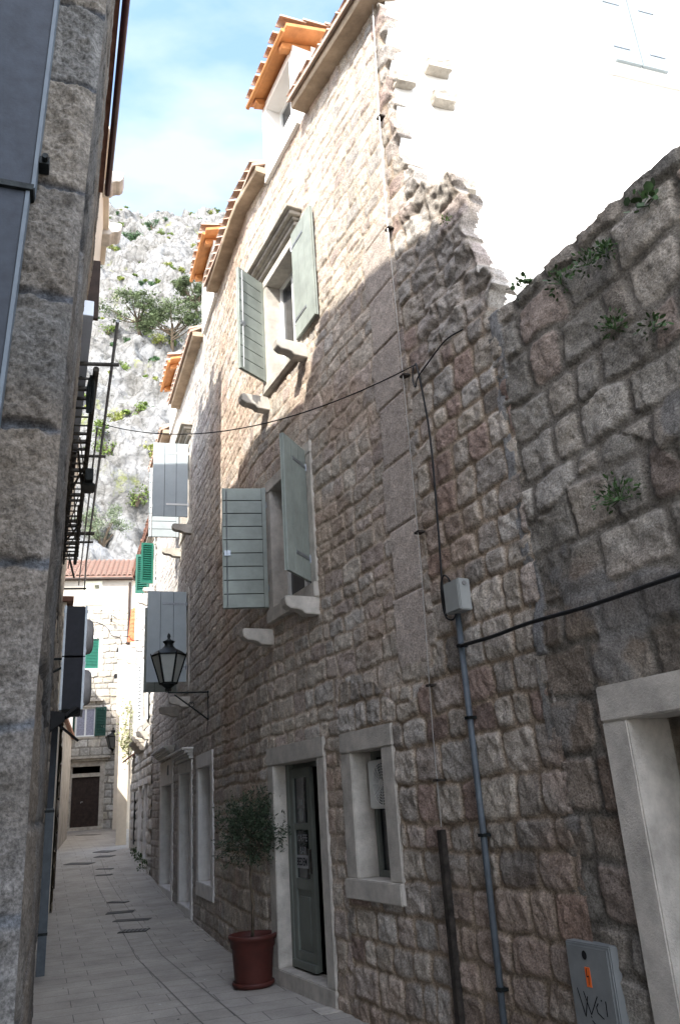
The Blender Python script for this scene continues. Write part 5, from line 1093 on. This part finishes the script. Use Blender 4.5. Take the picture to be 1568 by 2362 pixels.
tc = N.new('ShaderNodeTexCoord'); n1 = N.new('ShaderNodeTexNoise'); n1.inputs['Scale'].default_value = .35; n1.inputs['Detail'].default_value = 9; n1.inputs['Roughness'].default_value = .65; L.new(tc.outputs['Object'], n1.inputs['Vector'])
cr = N.new('ShaderNodeValToRGB'); e = cr.color_ramp.elements; e[0].position = .30; e[0].color = (.11, .108, .10, 1); e[1].position = .64; e[1].color = (.27, .275, .28, 1); x_ = e.new(.45); x_.color = (.195, .192, .185, 1); L.new(n1.outputs['Fac'], cr.inputs[0])
vo = N.new('ShaderNodeTexNoise'); vo.inputs['Scale'].default_value = 1.6; vo.inputs['Detail'].default_value = 6; vo.inputs['Roughness'].default_value = .75; L.new(tc.outputs['Object'], vo.inputs['Vector'])
c2 = N.new('ShaderNodeValToRGB'); e = c2.color_ramp.elements; e[0].position = .36; e[0].color = (.55, .54, .52, 1); e[1].position = .47; e[1].color = (1, 1, 1, 1); L.new(vo.outputs['Fac'], c2.inputs[0])
mm = N.new('ShaderNodeMix'); mm.data_type = 'RGBA'; mm.blend_type = 'MULTIPLY'; mm.inputs['Factor'].default_value = 1; L.new(cr.outputs[0], mm.inputs['A']); L.new(c2.outputs[0], mm.inputs['B'])
vr = N.new('ShaderNodeTexVoronoi'); vr.feature = 'DISTANCE_TO_EDGE'; vr.inputs['Scale'].default_value = .75
mpv = N.new('ShaderNodeMapping'); mpv.inputs['Scale'].default_value = (1, .8, .55); mpv.inputs['Rotation'].default_value = (0, .7, .3); vd = N.new('ShaderNodeVectorMath'); vd.operation = 'MULTIPLY_ADD'; vd.inputs[1].default_value = (2.5, 2.5, 2.5); L.new(n1.outputs['Color'], vd.inputs[0]); L.new(tc.outputs['Object'], vd.inputs[2]); L.new(vd.outputs[0], mpv.inputs['Vector']); L.new(mpv.outputs[0], vr.inputs['Vector'])
vm = N.new('ShaderNodeMapRange'); vm.inputs['From Min'].default_value = 0; vm.inputs['From Max'].default_value = .09; vm.inputs['To Min'].default_value = .60; L.new(vr.outputs['Distance'], vm.inputs['Value'])
mv = N.new('ShaderNodeMix'); mv.data_type = 'RGBA'; mv.blend_type = 'MULTIPLY'; mv.inputs['Factor'].default_value = 1; L.new(mm.outputs['Result'], mv.inputs['A']); L.new(vm.outputs[0], mv.inputs['B']); mm = mv
n4 = N.new('ShaderNodeTexNoise'); n4.inputs['Scale'].default_value = .16; n4.inputs['Detail'].default_value = 8; n4.inputs['Roughness'].default_value = .7; L.new(tc.outputs['Object'], n4.inputs['Vector'])
c4 = N.new('ShaderNodeMapRange'); c4.inputs['From Min'].default_value = .60; c4.inputs['From Max'].default_value = .66; L.new(n4.outputs['Fac'], c4.inputs['Value'])
m5 = N.new('ShaderNodeMix'); m5.data_type = 'RGBA'; L.new(c4.outputs[0], m5.inputs['Factor']); L.new(mm.outputs['Result'], m5.inputs['A']); m5.inputs['B'].default_value = (.20, .22, .09, 1); L.new(m5.outputs['Result'], b.inputs['Base Color'])
bp = N.new('ShaderNodeBump'); bp.inputs['Strength'].default_value = 1; bp.inputs['Distance'].default_value = .35; L.new(vo.outputs['Fac'], bp.inputs['Height']); L.new(bp.outputs[0], b.inputs['Normal'])
me.materials.append(m_); ob = bpy.data.objects.new('hillside', me); COL.objects.link(ob); tag(ob, kind='structure')
def uv_of(u, D): return u, (D-45)/.618
HT = 'shrubs and trees scattered on the rocky hillside'
def bush(u, D, r, matn, lab, n=260, size=.32, flat=.6, cl=9, name='hill_shrub', cat='shrub', sd=None):
    u, v = uv_of(u, D); c = hill_pt(np.array([u]), np.array([v]))[0]; c = Vector(c)+Vector((0, -.3, .35*r))
    t = thing(name, tuple(c-Vector((0, 0, .4*r))), lab, cat, HT); mb = MB(); leaves(mb, c, (r, r*.8, r*flat), n, size, int(u*97+D*13) if sd is None else sd, clumps=cl); mb.build('foliage', matn, t, recalc=False)
    mb = MB(); rg = random.Random(int(u*10))
    for i in range(4): a = rg.uniform(0, 6.28); mb.tube([c-Vector((0, 0, .7*r)), c+Vector((math.cos(a)*r*.4, math.sin(a)*r*.3, .1*r))], [.05*r+.03, .02*r+.01], 5)
    mb.build('stem', 'bark', t)
def pine(u, D, r, h, lab, n, lean, sd):
    u, v = uv_of(u, D); c = Vector(hill_pt(np.array([u]), np.array([v]))[0])
    t = thing('hill_pine', tuple(c), lab, 'tree', HT); mb = MB(); top = c+Vector((lean*h*.4, -1.0, h))
    mb.tube([c+Vector((0, .4, -.5)), c+Vector((lean*.6, -.3, h*.4)), top-Vector((0, 0, h*.25))], [.22, .17, .1], 7); rg = random.Random(sd); ends = []
    for i in range(15):
        a = rg.uniform(0, 6.28); z0 = rg.uniform(.25, .65)*h; b0_ = c+Vector((lean*.5, -.4, z0)); e_ = top+Vector((math.cos(a)*r*rg.uniform(.5, 1.0), math.sin(a)*r*.55, rg.uniform(-.45, .1)*h)); mb.tube([b0_, b0_.lerp(e_, .5)+Vector((0, 0, -.2)), e_], [.09, .06, .02], 5); ends.append(e_)
    mb.build('trunk', 'bark', t)
    mb = MB()
    for e_ in ends+[top]: leaves(mb, e_+Vector((0, 0, .15)), (r*.36, r*.3, r*.20), n//15, .34, rg.randint(0, 9999), clumps=6, asp=.3)
    mb.build('crown', 'pine_leaf', t, recalc=False)
pine(-3.4, 79, 3.7, 3.4, 'wide spreading pine on the left of the hillside group', 4800, -.3, 1)
pine(.0, 77.5, 3.3, 3.6, 'middle pine with bare lower branches on the hillside', 4200, .2, 2)
pine(2.9, 84.5, 2.6, 3.6, 'dense round-topped pine beside the dormer wall', 4800, .0, 3)
bush(-7.2, 113.8, 2.2, 'shrub_dark', 'large dark green bush high on the left of the cliff', 1500, .3, .55, 12)
bush(-3.8, 124.2, 1.5, 'shrub_dark', 'dark green bush on the cliff below the skyline', 900, .3, .9)
bush(-9.5, 140.0, 1.6, 'shrub_dark', 'dark bush on the skyline of the cliff', 700, .3, .6)
bush(-11.2, 97.8, 1.9, 'shrub_dark', 'tall dark bush beside the left houses', 1300, .3, 1.5)
for (u, D, r, m_, lab) in ((-9.1, 106.2, .9, 'shrub_yellow', 'yellow-green bush high on the left'), (-10.4, 109, .8, 'shrub_yellow', 'small yellow bush above the dark one'), (-4.7, 107.0, .7, 'shrub_yellow', 'yellow bush on the cliff above the pines'), (-4.8, 74.6, .9, 'shrub_leaf', 'bright green bush in the middle gully'), (-4.9, 62.4, 1.2, 'shrub_leaf', 'long green bush low on the hillside'), (-5.4, 63.5, .9, 'shrub_leaf', 'green bush left of the long one'), (-2.4, 59.5, 1.2, 'shrub_leaf', 'green bush low near the roof line'), (-1.3, 61.6, .9, 'shrub_yellow', 'yellow flowering bush by the shutter'), (-2.8, 69.5, .9, 'shrub_leaf', 'green bush above the cable'), (-1.2, 78, .9, 'shrub_yellow', 'yellow bush right of the bright one'), (-4.9, 68.5, .8, 'shrub_yellow', 'yellow bush above the green ones'), (-6.8, 80, .9, 'shrub_leaf', 'green bush at the left edge of the slope'), (-3.0, 81.5, 1.1, 'shrub_leaf', 'olive green bush below the pines'), (-7.4, 91, .9, 'shrub_leaf', 'green bush left of the pines'), (3.8, 108, .8, 'shrub_yellow', 'pale bush right on the upper cliff'), (5.4, 113, .9, 'shrub_leaf', 'pale bush near the dormer roof'), (-2.0, 113, .8, 'shrub_leaf', 'small bush in the centre of the cliff')):
    bush(u, D, r, m_, lab, 420, .24, .7)
rg = random.Random(77)
for i in range(150):
    D = rg.uniform(58, 132); u = rg.uniform(-.16*D+3, .09*D-1); r_ = rg.uniform(.22, .6)*(.6+D/150)
    u2, v2 = uv_of(u, D); c = Vector(hill_pt(np.array([u2]), np.array([v2]))[0]); mb = MB(); leaves(mb, c+Vector((0, -.2, .1)), (r_*.9, r_*.7, r_*.6), 220, .28, i, clumps=4, shell=.0)
    o = mb.build('hill_tuft', rg.choice(['shrub_leaf', 'shrub_yellow', 'shrub_dark', 'shrub_leaf']), None, origin=tuple(c), recalc=False); tag(o, 'small low tuft of scrub growing in a crack of the pale cliff', 'shrub', 'low tufts of scrub on the cliff')
# olive tree behind the far roof
u, v = uv_of(-4.3, 56.5); c = Vector(hill_pt(np.array([u]), np.array([v]))[0])+Vector((0, 0, -2.6)); t = thing('hillside_olive', tuple(c), 'grey-green olive tree standing right behind the tiled roof of the far house', 'tree')
mb = MB(); rg = random.Random(8); top = c+Vector((0, -1, 2.2)); mb.tube([c+Vector((0, 0, -3)), c+Vector((.1, -.6, -.6)), c+Vector((0, -1, .6))], [.2, .15, .12], 7); ends = []
for i in range(12): a = rg.uniform(0, 6.28); e_ = top+Vector((math.cos(a)*rg.uniform(.5, 1.9), math.sin(a)*.8, rg.uniform(-1.2, .8))); mb.tube([c+Vector((0, -1, .2)), (c+Vector((0, -1, 0.6))).lerp(e_, .5), e_], [.09, .05, .02], 5); ends.append(e_)
mb.build('trunk', 'bark', t)
mb = MB(); mat('olive_pale', (.15, .19, .11), .7, var=.3, scale=3)
for e_ in ends: leaves(mb, e_, (.8, .6, .6), 560, .15, rg.randint(0, 9999), clumps=7, asp=.3)
mb.build('crown', 'olive_pale', t, recalc=False)
# ==================================================================== LIGHT AND SKY
SAZ, SEL = 205, 42.5
wd = bpy.data.worlds.new('World'); sc.world = wd; wd.use_nodes = True; N = wd.node_tree.nodes; L = wd.node_tree.links; bg = N['Background']
sky = N.new('ShaderNodeTexSky'); sky.sky_type = 'NISHITA'; sky.sun_disc = False; sky.sun_elevation = R(SEL); sky.sun_rotation = R(SAZ); sky.air_density = 1.0; sky.dust_density = 1.6; sky.ozone_density = 1.5
tc = N.new('ShaderNodeTexCoord'); mp = N.new('ShaderNodeMapping'); mp.inputs['Scale'].default_value = (1.0, 1.6, 2.6); mp.inputs['Rotation'].default_value = (.3, .5, .4); L.new(tc.outputs['Generated'], mp.inputs['Vector'])
nz = N.new('ShaderNodeTexNoise'); nz.inputs['Scale'].default_value = 3.4; nz.inputs['Detail'].default_value = 6; nz.inputs['Roughness'].default_value = .5; L.new(mp.outputs[0], nz.inputs['Vector'])
mr = N.new('ShaderNodeMapRange'); mr.inputs['From Min'].default_value = .42; mr.inputs['From Max'].default_value = .62; mr.inputs['To Max'].default_value = .8; L.new(nz.outputs['Fac'], mr.inputs['Value'])
mx = N.new('ShaderNodeMix'); mx.data_type = 'RGBA'; L.new(mr.outputs[0], mx.inputs['Factor']); L.new(sky.outputs[0], mx.inputs['A']); gx = N.new('ShaderNodeSeparateXYZ'); L.new(tc.outputs['Generated'], gx.inputs[0]); gm = N.new('ShaderNodeMapRange'); gm.inputs['From Min'].default_value = .25; gm.inputs['From Max'].default_value = -.35; L.new(gx.outputs['Y'], gm.inputs['Value'])
cm = N.new('ShaderNodeMix'); cm.data_type = 'RGBA'; cm.inputs['A'].default_value = (1.55, 1.78, 2.05, 1); cm.inputs['B'].default_value = (9.5, 9.6, 9.8, 1); L.new(gm.outputs[0], cm.inputs['Factor']); L.new(cm.outputs['Result'], mx.inputs['B']); L.new(mx.outputs['Result'], bg.inputs['Color']); bg.inputs['Strength'].default_value = .15
sl = bpy.data.lights.new('sun', 'SUN'); sl.energy = 2.45; sl.angle = R(.5); sl.color = (1, .95, .87); so = bpy.data.objects.new('sun', sl); COL.objects.link(so)
dv = Vector((math.sin(R(SAZ))*math.cos(R(SEL)), math.cos(R(SAZ))*math.cos(R(SEL)), math.sin(R(SEL)))); so.rotation_euler = dv.to_track_quat('Z', 'Y').to_euler(); so.location = (-5, -10, 30)
sc.view_settings.view_transform = 'Standard'; sc.view_settings.look = 'None'; sc.view_settings.gamma = 1; sc.view_settings.exposure = 2.2
sc.render.engine = 'CYCLES'; sc.cycles.max_bounces = 8; sc.cycles.diffuse_bounces = 4
for o in bpy.data.objects:
    if '_o' in o: del o['_o']
